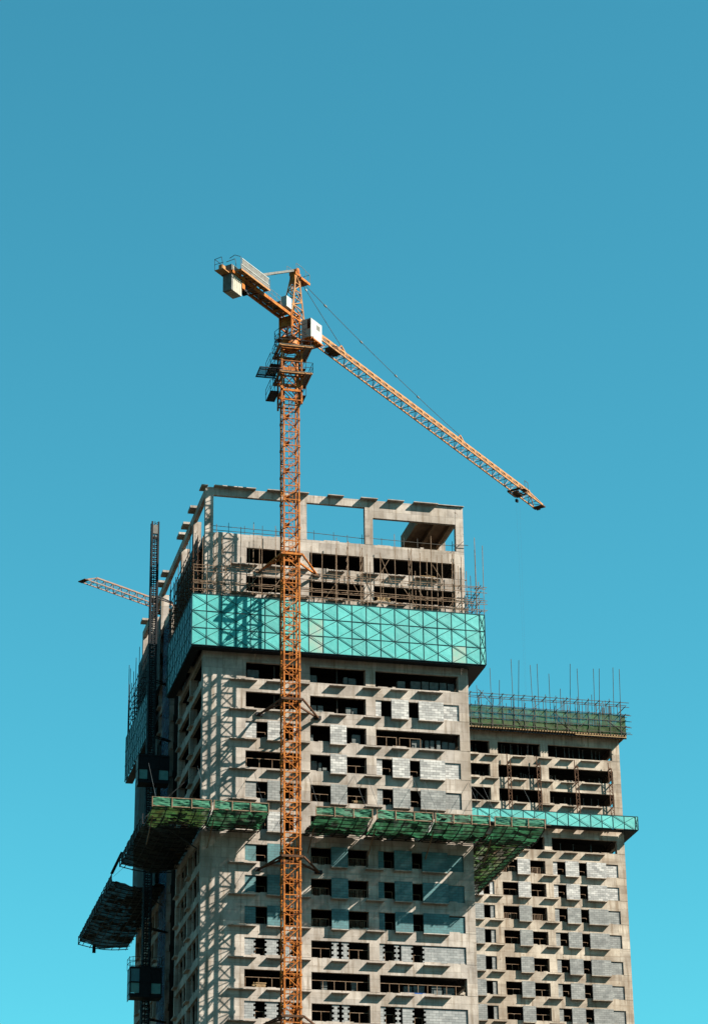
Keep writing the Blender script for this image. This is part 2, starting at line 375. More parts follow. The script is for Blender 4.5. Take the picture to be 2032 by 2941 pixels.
# ------------------------------------------------------------------ turquoise protection screens
def screen(label, x0, x1, y, z0, z1, rows, bay, axis='x', mat=M_TEAL, pale=(), tall=True, frame=M_FRAME, deck=1.3, cat='screen', bracesign=1):
    """axis x: runs along x at depth y; axis y: x0,x1 are along y and y is the x position"""
    base = (x0, y, z0) if axis == 'x' else (y, x0, z0)
    t = thing('safety_screen', label, cat, base)
    def Pt(a, d, z): return (a, y + d, z) if axis == 'x' else (y + d, a, z)
    def bx(m, a0, a1, d0, d1, za, zb):
        m.box(a0, a1, y + d0, y + d1, za, zb) if axis == 'x' else m.box(y + d0, y + d1, a0, a1, za, zb)
    n = int((x1 - x0) / bay + .01); edges = [x0 + i * bay for i in range(n + 1)]
    if x1 - edges[-1] > .2: edges.append(x1)
    dz = (z1 - z0) / rows
    for i in range(len(edges) - 1):
        for r in range(rows):
            m = MB(); j = rnd.uniform(-.012, .012); bx(m, edges[i] + .03, edges[i + 1] - .03, .02 + j, .05 + j, z0 + r * dz + .03, z0 + (r + 1) * dz - .03)
            m.build('mesh_panel', M_BEIGE if (i, r) in pale else (rnd.choice(SCV) if mat is M_TEAL else mat), t)
    f = MB()
    for e in edges: bx(f, e - .024, e + .024, -.02, .03, z0, z1)
    f.build('upright', frame, t)
    f = MB()
    for r in range(rows + 1): bx(f, edges[0], edges[-1], -.022, .032, z0 + r * dz - .025, z0 + r * dz + .025)
    f.build('rail', frame, t)
    f = MB(); step = 2
    for i in range(0, len(edges) - 1, step):
        e0, e1 = edges[i], edges[min(i + step, len(edges) - 1)]
        for r in range(rows):
            f.bar(Pt(e0, -.035, z0 + (r + 1) * dz), Pt(e1, -.035, z0 + r * dz), .034)
    f.build('brace', frame, t)
    f = MB()
    for i in range(0, len(edges) - 1, step):
        e0, e1 = edges[i], edges[min(i + step, len(edges) - 1)]
        for r in range(rows): f.bar(Pt(e0, -.012, z0 + r * dz), Pt(e1, -.012, z0 + (r + 1) * dz), .028)
    f.build('thin_brace', frame, t)
    return t
pale = {(8, 0), (8, 1), (18, 0)}
pale = {((8, 0)), (8, 1), (18, 0)}
screen('wide turquoise mesh screen wrapped round the front of the left tower', -1.4, 27.82, -1.4, 88.8, 94.07, 3, 1.434, pale=pale)
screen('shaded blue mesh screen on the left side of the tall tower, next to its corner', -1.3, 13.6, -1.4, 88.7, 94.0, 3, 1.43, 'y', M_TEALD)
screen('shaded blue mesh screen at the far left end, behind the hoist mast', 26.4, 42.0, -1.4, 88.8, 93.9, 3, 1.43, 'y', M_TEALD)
t = screen('turquoise mesh screen on the right side face of the tall tower', -1.3, 20.0, 27.8, 88.8, 94.07, 3, 1.434, 'y', M_TEAL)
screen('narrow turquoise mesh screen wrapped round the front of the right tower', OX - 1.4, 65.2, OY - 1.4, 92.94, 94.62, 1, 1.44)
screen('narrow turquoise mesh screen on the right hand side face of the right tower', OY - 1.3, OY + 20, 65.2, 92.94, 94.62, 1, 1.44, 'y')
# decks that close the gap between screens and wall
def deckthing(label, boxes):
    m = MB()
    for b in boxes: m.box(*b)
    o = m.build('working_deck', M_DARK, None, (boxes[0][0], boxes[0][2], boxes[0][4])); tag(o, label, 'deck'); return o
deckthing('dark working deck under the wide turquoise screen of the left tower', [(-1.35, 27.75, -1.33, -.4, 88.62, 88.76), (26.32, 27.75, -.4, 20, 88.62, 88.76), (-1.33, -.52, -.4, 13.6, 88.62, 88.76)])
deckthing('dark working deck under the far left screen of the left tower', [(-1.33, -.52, 26.4, 42, 88.62, 88.76)])
deckthing('dark working deck under the narrow turquoise screen of the right tower', [(OX - 1.3, 65.1, OY - 1.33, OY - .4, 92.78, 92.9), (63.77, 65.1, OY - .4, OY + 20, 92.78, 92.9)])

# ------------------------------------------------------------------ scaffolds
def scaffold(label, poles, ledgers, braces, base, mat=M_TUBE, r=.055, boards=(), couplers=True):
    t = thing('scaffold', label, 'scaffold', base)
    for a, b in poles: MB().bar(a, b, r).build('standard', mat, t)
    for a, b in ledgers: MB().bar(a, b, r).build('ledger', mat, t)
    for a, b in braces: MB().bar(a, b, r * .9).build('brace', mat, t)
    for b in boards: MB().box(*b).build('walk_board', M_PLY, t)
    return t
front = [(-1.24, 97.15), (-.36, 100.34), (.1, 97.4), (.81, 100.75), (1.02, 101.61), (1.54, 100.81), (1.79, 99.37), (2.4, 98.2), (3.24, 101.49), (4.33, 100.22), (4.54, 102.13), (5.26, 99.88), (5.4, 100.73), (6.98, 102.13), (8.9, 98.6),
         (10.51, 100.3), (11.36, 99.57), (11.58, 98.39), (12.75, 100.02), (13.07, 101.39), (14.02, 100.93), (14.2, 100.6), (15.4, 100.78), (15.6, 100.5), (16.02, 99.7), (16.45, 99.13), (17.33, 99.94), (17.64, 98.3), (18.85, 102.09), (20.36, 100.8), (20.61, 100.69), (21.07, 98.45), (21.3, 100.21), (22.12, 99.94), (22.47, 102.19), (23.28, 100.38), (23.6, 100.27), (24.7, 100.63), (24.96, 100.79), (25.43, 99.35), (25.59, 100.17), (26.19, 98.9), (27.16, 102.4), (27.5, 97.8), (27.82, 101.57)]
pl = []
for i, (x, z) in enumerate(front):
    y = -1.2 if i % 2 == 0 else -.75; pl.append(((x, y, 89.0), (x + rnd.uniform(-.12, .12), y + rnd.uniform(-.06, .06), z)))
ld = []
for z in (94.7, 95.25, 95.6, 96.5, 97.1):
    for y in (-1.2, -.75):
        if z in (95.25, 96.5) and y == -.75: continue
        x = -1.3
        while x < 27:
            e = min(x + rnd.uniform(5, 8), 27.9); ld.append(((x, y, z + rnd.uniform(-.08, .08)), (e + .3, y, z + rnd.uniform(-.08, .08)))); x = e
for x in [a for a, _ in front[::3]]:
    for z in (95.3, 97.1): ld.append(((x, -1.35, z), (x, -.35, z)))
br = [((16.9, -1.0, 96.9), (18.3, -1.0, 99.4)), ((18.7, -1, 96.4), (17.4, -1, 99.7)), ((23.2, -1.1, 97.3), (22.0, -1.0, 98.3)), ((22.7, -1, 99.2), (23.9, -1.1, 97.2)), ((14.0, -1.1, 97.6), (15.7, -1.1, 94.4)), ((19.3, -1.1, 97), (21, -1.1, 94.4)), ((22.4, -1.1, 94.3), (20.8, -1.1, 97)), ((24.2, -1.1, 94.5), (25.9, -1.1, 97.5)),
      ((1.2, -1.1, 94.3), (2.4, -1.1, 98.4)), ((-.3, -1.1, 94.3), (1.3, -1.1, 97.6)), ((2.4, -1.1, 94.3), (1.4, -1.1, 100.2)), ((6.0, -1.1, 94.3), (8.0, -1.1, 97.4)), ((11.6, -1.1, 94.4), (13.4, -1.1, 97.2)), ((5.4, -1.1, 96.9), (3.4, -1.1, 94.3))]
for a in (14.1, 15.5, 20.5, 24.8):
    for k in range(6): z = 95.5 + k * .85; br.append(((a - .1, -.75, z), (a + .1, -.75, z + .8)))
scaffold('dense rusty tube scaffold on the front, just above the wide turquoise screen', pl, ld, br, (0, -1, 89), M_TUBE, .05)
# side scaffold with angled outriggers, right of the tower
pl = [((27.6, y, 89), (27.6, y + .05, z)) for y, z in ((.6, 101.9), (2.4, 99.8), (4.2, 98.2), (6, 99), (8, 97.5))] + [((26.9, y, 89), (26.9, y, z)) for y, z in ((1.2, 97.5), (3.3, 98.9), (5.6, 97.4))]
ld = [((27.6, -1.2, z), (27.6, 12, z)) for z in (94.6, 95.7, 96.7, 97.3)] + [((26.35, y, z), (27.95, y, z)) for y in (-.6, 1.2, 3.2, 5.2, 7.2) for z in (94.9, 96.1, 97.2)]
scaffold('sparse tube scaffold past the right corner, above the wide turquoise screen', pl, ld, [((27.6, 0, 94), (27.6, 3, 97.3)), ((27.6, 4, 94), (27.6, 1, 97.3))], (27.2, 0, 89), M_TUBE2, .055)
pl = []; ld = []; br = []
for y in [-.6 + 1.1 * i for i in range(14)]:
    for x in (-1.2, -.7): pl.append(((x, y, 89), (x + rnd.uniform(-.1, .1), y + rnd.uniform(-.15, .15), rnd.uniform(98.0, 103.0))))
for z in (94.6, 95.4, 96.2, 97.0, 97.6, 98.6, 99.8): ld += [((-1.2, -1.2 if z < 98 else 2, z), (-1.2, 14, z + .1)), ((-.7, -1.2, z), (-.7, 14, z - .1))]
for y in [-.6 + 1.1 * i for i in range(14)]:
    for z in (94.8, 96.2): ld.append(((-1.5, y, z), (-.2, y, z)))
for i in range(6): br.append(((-1.1, i * 2.2, 94.3), (-1.1, i * 2.2 + 2, 97.5)))
scaffold('thick rusty tube scaffold on the left side, above the shaded blue screen', pl, ld, br, (-1, 0, 89), M_RUST, .06)
pl = []; ld = []
for y, z in ((46.0, 102.9), (44.9, 98.6), (43.6, 100.3), (41.8, 102.1), (40.5, 99.9), (39.2, 100.8), (37.5, 101.8), (36.3, 99.5), (35.1, 102.2), (33.5, 99.6), (32, 98.4), (30.5, 98.9), (29, 97.6), (27.5, 98)):
    pl.append(((-1.1, y if y < 42 else 41.5 + (y - 41.5) * .3, 89), (-1.1, y if y < 42 else 41.5 + (y - 41.5) * .3, z)))
    pl.append(((-.6, min(y, 42) - .4, 89), (-.6, min(y, 42) - .4, z - 3)))
for z in (94.4, 95.3, 96.2, 97.1, 98.0, 99.0): ld += [((-1.1, 27, z), (-1.1, 42.8, z)), ((-.6, 27, z), (-.6, 42.8, z))]
for y in range(27, 43, 2): ld += [((-1.4, y, z), (-.2, y, z)) for z in (94.4, 95.8, 97.1)]
scaffold('dark tube scaffold with long bare poles at the far left end', pl, ld, [((-1.1, 28, 94), (-1.1, 31, 97)), ((-1.1, 33, 97), (-1.1, 36, 94)), ((-1.1, 38, 94), (-1.1, 41, 97))], (-1, 34, 89), M_DARK, .06)
# guard rail on the roof edge
pl = [((x, .35, 101.25), (x, .35, 102.25 + rnd.uniform(-.1, .3))) for x in (1.2, 2.4, 4.0, 5.8, 7.2, 11.0, 13.0, 14.4, 15.9, 17.9, 20.2, 21.6, 24.4, 25.2)]
ld = [((.85, .35, 102.1), (9.4, .35, 102.0)), ((10.25, .35, 102.2), (16.1, .35, 102.0)), ((16.95, .35, 102.1), (25.5, .35, 102.0)), ((.85, .35, 101.65), (9.4, .35, 101.6)), ((25.1, -.2, 101.9), (26.7, -.2, 101.95)), ((25.2, -.2, 101.4), (26.2, -.25, 102.3)), ((15.9, -.3, 102), (16.5, -.3, 102.05))]
scaffold('thin tube guard rail along the roof edge, under the open concrete frame', pl, ld, [], (0, .35, 101.2), M_TUBE2, .045)

# right tower head: formwork deck, green netting, poles
t = thing('formwork_deck', 'timber formwork deck with a row of joist ends on top of the right tower', 'formwork', (OX, OY, 105.0))
x0r, x1r, yr = OX - 1.4, 64.4, OY - 1.4
MB().box(x0r, x1r, yr + .1, OY + DEP, 105.12, 105.24).build('deck_board', M_PLY, t)
MB().box(x0r, x1r, yr + .25, yr + .35, 104.75, 104.97).build('beam', M_DARK, t)
MB().box(x1r - 6.8, x1r - .1, yr - .1, yr, 104.80, 104.90).build('edge_board', M_WOOD, t)
x = 43.6
while x < x1r: cbox('joist', M_WOOD, t, x, x + .17, yr - .05, yr + 2.0, 104.98, 105.119); x += .36
pl = []; k = 0
Xs = [44.2 + 1.39 * i for i in range(15)]
for x in Xs:
    pl.append(((x, yr, 105.0), (x + rnd.uniform(-.08, .08), yr, 109.7 + rnd.uniform(-.2, .2)))); pl.append(((x, yr + 1.0, 105.2), (x, yr + 1.0, 109.6)))
for x, z in ((45.26, 110.6), (46.9, 113.0), (48.06, 111.5), (49.72, 114.4), (50.89, 114.33), (52.28, 113.79), (53.32, 114.02), (54.82, 112.8), (56.16, 110.9), (57.67, 114.34), (58.59, 113.76), (60.2, 110.4), (60.6, 113.9), (61.54, 113.98), (63.07, 114.25), (64.02, 114.08)):
    pl.append(((x, yr + rnd.choice([0, 1.0, 2.2]), 105.3), (x + rnd.uniform(-.25, .1), yr + .3, z)))
for i in range(26): x = rnd.uniform(44, 64); pl.append(((x, yr + rnd.uniform(2, 7), 105.3), (x, yr + 4, 110.5 + rnd.uniform(-.7, .7))))
for i in range(4): x = 62.0 + .12 * i; pl.append(((x, yr + 2.2, 105.3), (x, yr + 2.2, 109.5))); pl.append(((x + .9, yr + 2.2, 105.3), (x + .9, yr + 2.2, 109.7)))
ld = [((43.5, yr, z), (64.9, yr, z)) for z in (105.5, 106.3, 107.0, 107.9, 108.9, 109.5)] + [((43.5, yr + 1, z), (64.9, yr + 1, z)) for z in (106.3, 107.9, 109.5)]
for x in Xs: ld += [((x, yr - .45, 109.45), (x, yr + 1.5, 109.5)), ((x, yr - .4, 107.85), (x, yr + 1.4, 107.9))]
for z in (105.4, 106.3, 107.1, 107.9, 108.9): ld.append(((64.3, yr - .3, z), (64.3, yr + 10, z)))
for z in (105.3, 106.2, 107.0, 107.8): ld.append(((63.9, yr, z), (65.1, yr, z)))
br = [((51.0, yr - .05, 105.4), (49.2, yr - .05, 107.7)), ((51.0, yr - .05, 105.4), (53.0, yr - .05, 107.5)), ((57.4, yr - .05, 105.5), (55.0, yr - .05, 107.6)), ((57.9, yr - .05, 105.5), (60.3, yr - .05, 107.9)), ((45, yr, 107.9), (45.9, yr, 109.9)), ((45.2, yr, 110), (47, yr, 108)), ((47.6, yr, 107.9), (49, yr, 109.5)), ((55, yr, 107.6), (57.4, yr, 109.6)), ((52.3, yr, 107.9), (54, yr, 109.6)), ((62, yr, 106.9), (64.2, yr, 105.4)), ((63.3, yr, 108), (64.4, yr, 109.0)), ((60.4, yr, 107.9), (61.4, yr, 109.4))]
scaffold('tube scaffold with long bare poles round the top of the right tower', pl[:98], ld, br, (54, yr, 105), M_TUBE2, .06)
def cloth(F, nu, nv, amp, th=.01, seed=0, freq=1.0):
    r = random.Random(seed); ph = [r.uniform(0, 6) for _ in range(6)]; m = MB(); k = 0
    for i in range(nu + 1):
        for j in range(nv + 1):
            u, v = i / nu, j / nv
            d = amp * (math.sin(u * 9 * freq + ph[0] + 2 * v) * .4 + math.sin(v * 7 + ph[1] + u * 5) * .35 + math.sin(u * 31 * freq + v * 13 + ph[2]) * .25 + r.uniform(-.35, .35)) 
            m.v.append(tuple(F(u, v, d)))
    for i in range(nu):
        for j in range(nv):
            a = i * (nv + 1) + j; m.f.append((a, a + 1, a + nv + 2, a + nv + 1))
    return m
o = cloth(lambda u, v, d: (43.6 + u * 20.7, yr + .08 + d * .3, 105.25 + v * 2.6), 60, 8, .25, seed=3).build('debris_or_shade_net', M_NETD, None, (43.6, yr, 105.2)); tag(o, 'olive green debris netting hung on the scaffold round the top of the right tower', 'netting')
o = cloth(lambda u, v, d: (64.3 + d * .3, yr + .1 + u * 12, 105.25 + v * 2.5), 30, 8, .2, seed=4).build('debris_or_shade_net', M_NETD, None, (64.3, yr, 105.2)); tag(o, 'olive green debris netting on the right hand end of the right tower top', 'netting')
o = cloth(lambda u, v, d: (43.6 + u * 20.5, yr + 2.4 + d, 105.3 + v * 1.75), 40, 5, .2, seed=5).build('plywood_formwork', M_PLY, None, (43.6, yr + 2.4, 105.2)); tag(o, 'brown plywood formwork behind the green netting on top of the right tower', 'formwork')  # plywood formwork panel standing behind the netting
# reinforcing / column starters over right tower handled by poles; climbing rails down its front
for i, (x, za, zb) in enumerate(((49.2, 93.6, 102.1), (53.0, 93.6, 102.0), (57.9, 93.6, 101.8), (62.3, 93.6, 101.7))):
    m = MB()
    for s_ in (-.2, .2): m.bar((x + s_, OY - .5, za), (x + s_ - .1, OY - .5, zb - (0 if s_ < 0 else .7)), .09)
    z = za
    while z < zb - 1: m.bar((x - .2, OY - .5, z), (x + .2, OY - .5, z + .25), .06); m.bar((x - .2, OY - .5, z + .75), (x + .2, OY - .5, z + .25), .05); z += .75
    for z in (95.9, 98.9, 101.0): m.bar((x, OY - .5, z), (x, OY + .05, z), .12)
    o = m.build('climbing_rail', M_RUST, None, (x, OY - .5, za))
    tag(o, ['rusty climbing rail on the right tower, leftmost of the four', 'rusty climbing rail in front of the middle column of the right tower', 'rusty climbing rail crossing the widest openings of the right tower', 'rusty climbing rail beside the right corner of the right tower'][i], 'climbing rail', 'climbing rails above the narrow turquoise screen')
# slim propping posts in the openings of the right tower
bayn = {0: 'leftmost', 1: 'middle', 2: 'widest right'}
flo = {103.77: 'topmost storey', 100.79: 'second storey from the top', 97.74: 'third storey from the top', 91.78: 'storey under the narrow screen'}
pspec = {103.77: [[6.9, 7.4, 8.0], [10.7, 11.2, 11.7, 12.3, 12.7, 13.3, 13.9, 14.6, 15.2], [18.2, 19.3, 19.9, 20.6, 21.2, 21.8, 22.9, 23.6, 24.1]],
         100.79: [[7.1, 7.8, 8.3, 8.8], [13.2, 13.5, 13.9, 14.2, 14.5, 14.9, 15.2], [17.1, 17.4, 17.7, 18.0, 22.6, 23.3, 23.7, 24.1]],
         97.74: [[7.9], [10.9, 13.1, 14.6], [17.7, 19.2, 19.9, 21.6, 22.6, 23.5]], 91.78: [[], [12, 14], [18.3, 20, 22.2]]}
for T, bays in pspec.items():
    for bi, xs in enumerate(bays):
        g = 'props in the %s opening, %s' % (bayn[bi], flo[T])
        for x in xs:
            h = 1.55 if T == 103.77 else (.85 if T == 100.79 else 1.2)
            y = OY + rnd.uniform(.6, 1.4); z0 = T - 1.9
            m = MB().tube((OX + x, y, z0), (OX + x + rnd.uniform(-.03, .03), y, z0 + .25 + h * .55), .045, 6).tube((OX + x, y, z0 + .25 + h * .55), (OX + x, y, z0 + .25 + h), .03, 6).box(OX + x - .09, OX + x + .09, y - .06, y + .06, z0 + .25 + h, z0 + .27 + h)
            o = m.build('steel_prop', M_GREY, None, (OX + x, y, z0))
            tag(o, 'thin steel prop, %s opening, %s, right tower' % (bayn[bi], flo[T]), 'prop', g)
# stacks of boards and blocks in the openings of the left tower
stk = [(87.9, [(4.4, 5.6, 1.2), (10.5, 11.3, 1.0), (13.9, 14.3, 1.0), (14.4, 15.2, 1.0), (19.3, 20.1, 1.0), (20.7, 21.7, 1.15), (21.8, 22.5, 1.15), (22.6, 23.5, 1.15), (23.6, 24.3, 1.15), (24.4, 25.1, 1.1)], 'storey just under the wide turquoise screen'),
       (84.9, [(10.7, 11.25, .95), (11.35, 11.9, .95), (14.1, 14.6, .9), (14.7, 15.25, .9)], 'second storey under the wide turquoise screen'),
       (81.9, [(10.46, 10.9, .9), (14.65, 15.5, 1.15), (20.6, 21.1, .95), (21.2, 21.8, 1.15), (22.0, 22.4, 1.1), (22.5, 22.9, 1.1), (23.1, 23.5, 1.1), (23.7, 24.3, 1.1), (24.35, 25.0, 1.0)], 'third storey under the wide turquoise screen'),
       (78.94, [(10.7, 11.3, 1.3), (11.35, 11.7, 1.1), (11.75, 12.2, .6)], 'fourth storey under the wide turquoise screen'),
       (57.86, [(11.5, 12.1, 1.1), (14.4, 14.9, 1.1), (19.4, 20.2, .9), (20.3, 21.4, .95), (22.0, 23.0, .95), (23.2, 24.3, .9)], 'fully open storey with rails near the bottom')]
for T, L_, where in stk:
    for a, b, h in L_:
        y = rnd.uniform(.55, .9); z0 = T - 1.9; h += .25; m = MB(); n = 4
        for i in range(n): m.box(a + rnd.uniform(0, .05), b - rnd.uniform(0, .05), y, y + .5, z0 + h * i / n, z0 + h * (i + 1) / n - .012)
        o = m.build('board_stack', M_SHEET, None, (a, y, z0))
        bay = 'left' if b < 9.5 else ('middle' if b < 16 else 'right')
        tag(o, 'grey stack in the %s bay of the %s' % (bay, where), 'stack', 'stacks in the %s bay, %s' % (bay, where))
for T, x, wd, h, lab in ((96.9, 17.3, 1.3, .7, 'brown board pile in the wide opening behind the scaffold'), (99.9, 21.8, 1.5, .35, 'low board pile in the topmost wide opening under the roof'), (75.92, 14.6, .9, .5, 'small brown board pile above the green net, in the middle bay'), (57.86, 5.0, 1.2, .6, 'brown board pile behind the rails left of the crane mast')):
    m = MB()
    for k in range(5): m.box(x + rnd.uniform(0, .2), x + wd + rnd.uniform(0, .2), .5 + rnd.uniform(0, .1), 1.4, T - 1.65 + h * k / 5, T - 1.65 + h * (k + .85) / 5)
    tag(m.build('board_pile', M_WOOD, None, (x, .5, T - 1.65)), lab, 'board pile')
o = MB().box(19.5, 21.3, .1, .28, 56.22, 56.34).build('tarpaulin', M_BLUE, None, (19.5, .1, 56.2)); tag(o, 'folded bright blue tarpaulin on the sill of the fully open storey', 'tarpaulin')

# ------------------------------------------------------------------ catch nets
def catch_net(label, axis, a0, a1, side, seed, end0=0, end1=0, z=71.05, mat=M_NET, fmat=M_NETF, debris=6, post=True, reach=5.5, droop=.6, outer=.28):
    """a runs along the wall, d = distance from the wall"""
    def Pt(a, d, zz):
        if axis == 'x': return (a, side * d, zz)
        return (side * d if side < 0 else W + d, a, zz)
    t = thing('catch_net', label, 'catch net', Pt(a0, 0, z), 'catch nets round the left tower'); r = random.Random(seed)
    TB = M_DARK if mat is M_NETK else M_TUBE
    def edge(v, a_, e): return a_ + e * v
    def sheet(u, v, d):
        A0, A1 = edge(v, a0, end0), edge(v, a1, end1); x = A0 + (A1 - A0) * u
        zz = z + outer * v - droop * math.sin(PI * v) * .5 + d
        return Pt(x, .15 + v * (reach - .15), zz)
    n = max(6, int((a1 - a0) * 2.4))
    cloth(sheet, n, 12, .27, seed=seed).build('net', mat, t)
    # fascia of cloth at the outer edge
    def fas(u, v, d):
        A0, A1 = a0 + end0, a1 + end1; return Pt(A0 + (A1 - A0) * u, reach + d * .35, z + outer - .12 + v * .82)
    cloth(fas, int(n * 1.5), 6, .35, seed=seed + 1).build('fascia', fmat, t)
    m = MB(); L0, L1 = a0 + end0, a1 + end1; k = max(1, round((L1 - L0) / 1.4))
    m.bar(Pt(L0, reach, z + outer + .7), Pt(L1, reach, z + outer + .7), .07); m.bar(Pt(L0, reach, z + outer - .12), Pt(L1, reach, z + outer - .12), .08)
    m.build('edge_tube', TB, t)
    np_ = max(1, round((L1 - L0) / 1.75))
    for i in range(np_ + 1):
        a = L0 + (L1 - L0) * i / np_; MB().bar(Pt(a, reach + .06, z + outer - .25), Pt(a, reach + .06, z + outer + .72), .09).build('post', TB, t)
    for i in range(k + 1):
        a = a0 + (a1 - a0) * i / k; b = L0 + (L1 - L0) * i / k
        MB().poly([Pt(a + (b - a) * q / 6, .1 + (reach - .1) * q / 6, z - .2 + outer * q / 6 - droop * .5 * math.sin(PI * q / 6)) for q in range(7)], .075).build('spar', M_DARK, t)
    for j in range(7):
        v = (j + .5) / 7; m = MB(); m.bar(Pt(edge(v, a0, end0), reach * v, z - .26 + outer * v - droop * .5 * math.sin(PI * v)), Pt(edge(v, a1, end1), reach * v, z - .26 + outer * v - droop * .5 * math.sin(PI * v) + rnd.uniform(-.05, .05)), .06); m.build('cross_tube', M_DARK, t)
    for i in range(debris):
        v = r.uniform(.12, .85); x = r.uniform(.02, .9); q = MB(); w = r.uniform(.5, 2.0); dd = r.uniform(.3, 1.1)
        a = edge(v, a0, end0) + x * (a1 - a0); zz = z + .12 + outer * v; b = min(a + w, edge(v, a1, end1))
        c = [Pt(a, reach * v, zz), Pt(b, reach * v + r.uniform(-.3, .3), zz), Pt(b, reach * v + dd, zz + .1), Pt(a, reach * v + dd, zz + .1)]
        q.hexa(c + [(p[0], p[1], p[2] + .03) for p in c]); q.build('debris_board', M_PLY, t)
    nb = max(2, int((a1 - a0) / .75))
    for i in range(nb):
        if r.random() < .16: continue
        xa = a0 + (a1 - a0) * i / nb + .02; xb = a0 + (a1 - a0) * (i + 1) / nb - .02; va = .22 + r.uniform(-.02, .05); vb = r.uniform(1.1, 2.3)
        c = [Pt(xa, va, z + .10), Pt(xb, va, z + .10), Pt(xb + end0 * 0, vb, z + .14), Pt(xa, vb + r.uniform(-.2, .2), z + .14)]
        q = MB(); q.hexa(c + [(p[0], p[1], p[2] + .03) for p in c]); q.build('debris_board', M_PLY, t)
    for a in (a0 + .4, a1 - .4):
        MB().bar(Pt(a, .05, z + 6.0), Pt(a, reach - .2, z + outer + .5), .025).build('stay_cable', M_CABLE, t)
    for a in (a0 + .3,):
        MB().bar(Pt(a, .35, z - 2.0), Pt(a + .1, 3.2, z - .1), .09).build('strut', TB, t)
    return t
catch_net('sagging green catch net on the front just right of the crane mast', 'x', 9.75, 15.1, -1, 11, debris=16)
catch_net('sagging green catch net, second of the three front sections right of the mast', 'x', 15.55, 20.9, -1, 21, debris=7)
catch_net('sagging green catch net, last front section before the right corner', 'x', 21.15, 26.4, -1, 31, debris=5)
catch_net('corner section of green catch net hanging in front of the right tower', 'x', 26.9, 31.8, -1, 41, debris=5)
catch_net('green catch net on the front between the crane mast and the left corner', 'x', .2, 5.3, -1, 51, debris=9)
catch_net('corner section of green catch net sticking out left of the left tower', 'x', -5.5, -.05, -1, 61, mat=M_NETD, debris=7)
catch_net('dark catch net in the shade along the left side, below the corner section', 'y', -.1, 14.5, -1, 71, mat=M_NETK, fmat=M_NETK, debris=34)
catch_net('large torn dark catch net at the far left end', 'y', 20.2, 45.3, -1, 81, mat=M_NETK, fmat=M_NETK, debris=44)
catch_net('green catch net running back along the right side of the left tower', 'y', .1, 18.0, 1, 91, mat=M_NETD, debris=26)
o = MB().bar((-5.6, 19.8, 71.9), (-5.2, 15.6, 72.9), .28, .1).build('loose_plank', M_DARK); tag(o, 'loose plank sticking up from the front corner of the torn far left net', 'plank')
o = MB().box(-4.0, -3.65, 45.3, 45.5, 70.3, 71.2).build('loose_plank', M_DARK); tag(o, 'short plank hanging under the torn far left net', 'plank')
o = cloth(lambda u, v, d: (-.5 + d * .3, .8 + u * 13, 94.0 + v * 7.2), 16, 9, .15, seed=12).build('debris_or_shade_net', M_NETK, None, (-.5, .8, 94)); tag(o, 'added black shade sheet behind the rusty scaffold on the left side, above the blue screen', 'netting')  # added black sheet, darkens the wall behind the scaffold like shade
o = cloth(lambda u, v, d: (-.55 + d * .3, 24.4 + u * 15.6, 72.2 + v * 16.3), 16, 20, .12, seed=9).build('debris_or_shade_net', M_NETK, None, (-.5, 24.4, 72.2)); tag(o, 'added black shade sheet on the far left part, between the blue screen and the nets', 'netting')  # black sheet added to put shade on the far left wall
o = cloth(lambda u, v, d: (-.45 + d * .3, 24.4 + u * 16, 94.0 + v * 8.0), 16, 9, .12, seed=10).build('debris_or_shade_net', M_NETK, None, (-.45, 24.4, 94)); tag(o, 'added black shade sheet on the far left part above the blue screen', 'netting')  # same added shade above the screen, as a black sheet
o = cloth(lambda u, v, d: (-.14 + d * .3, 19.6 + u * 4.6, 50 + v * 50), 8, 60, .12, seed=8).build('debris_or_shade_net', M_NETB, None, (-.1, 19.6, 50)); tag(o, 'dark blue debris netting hung down the recess beside the hoist on the left side', 'netting')

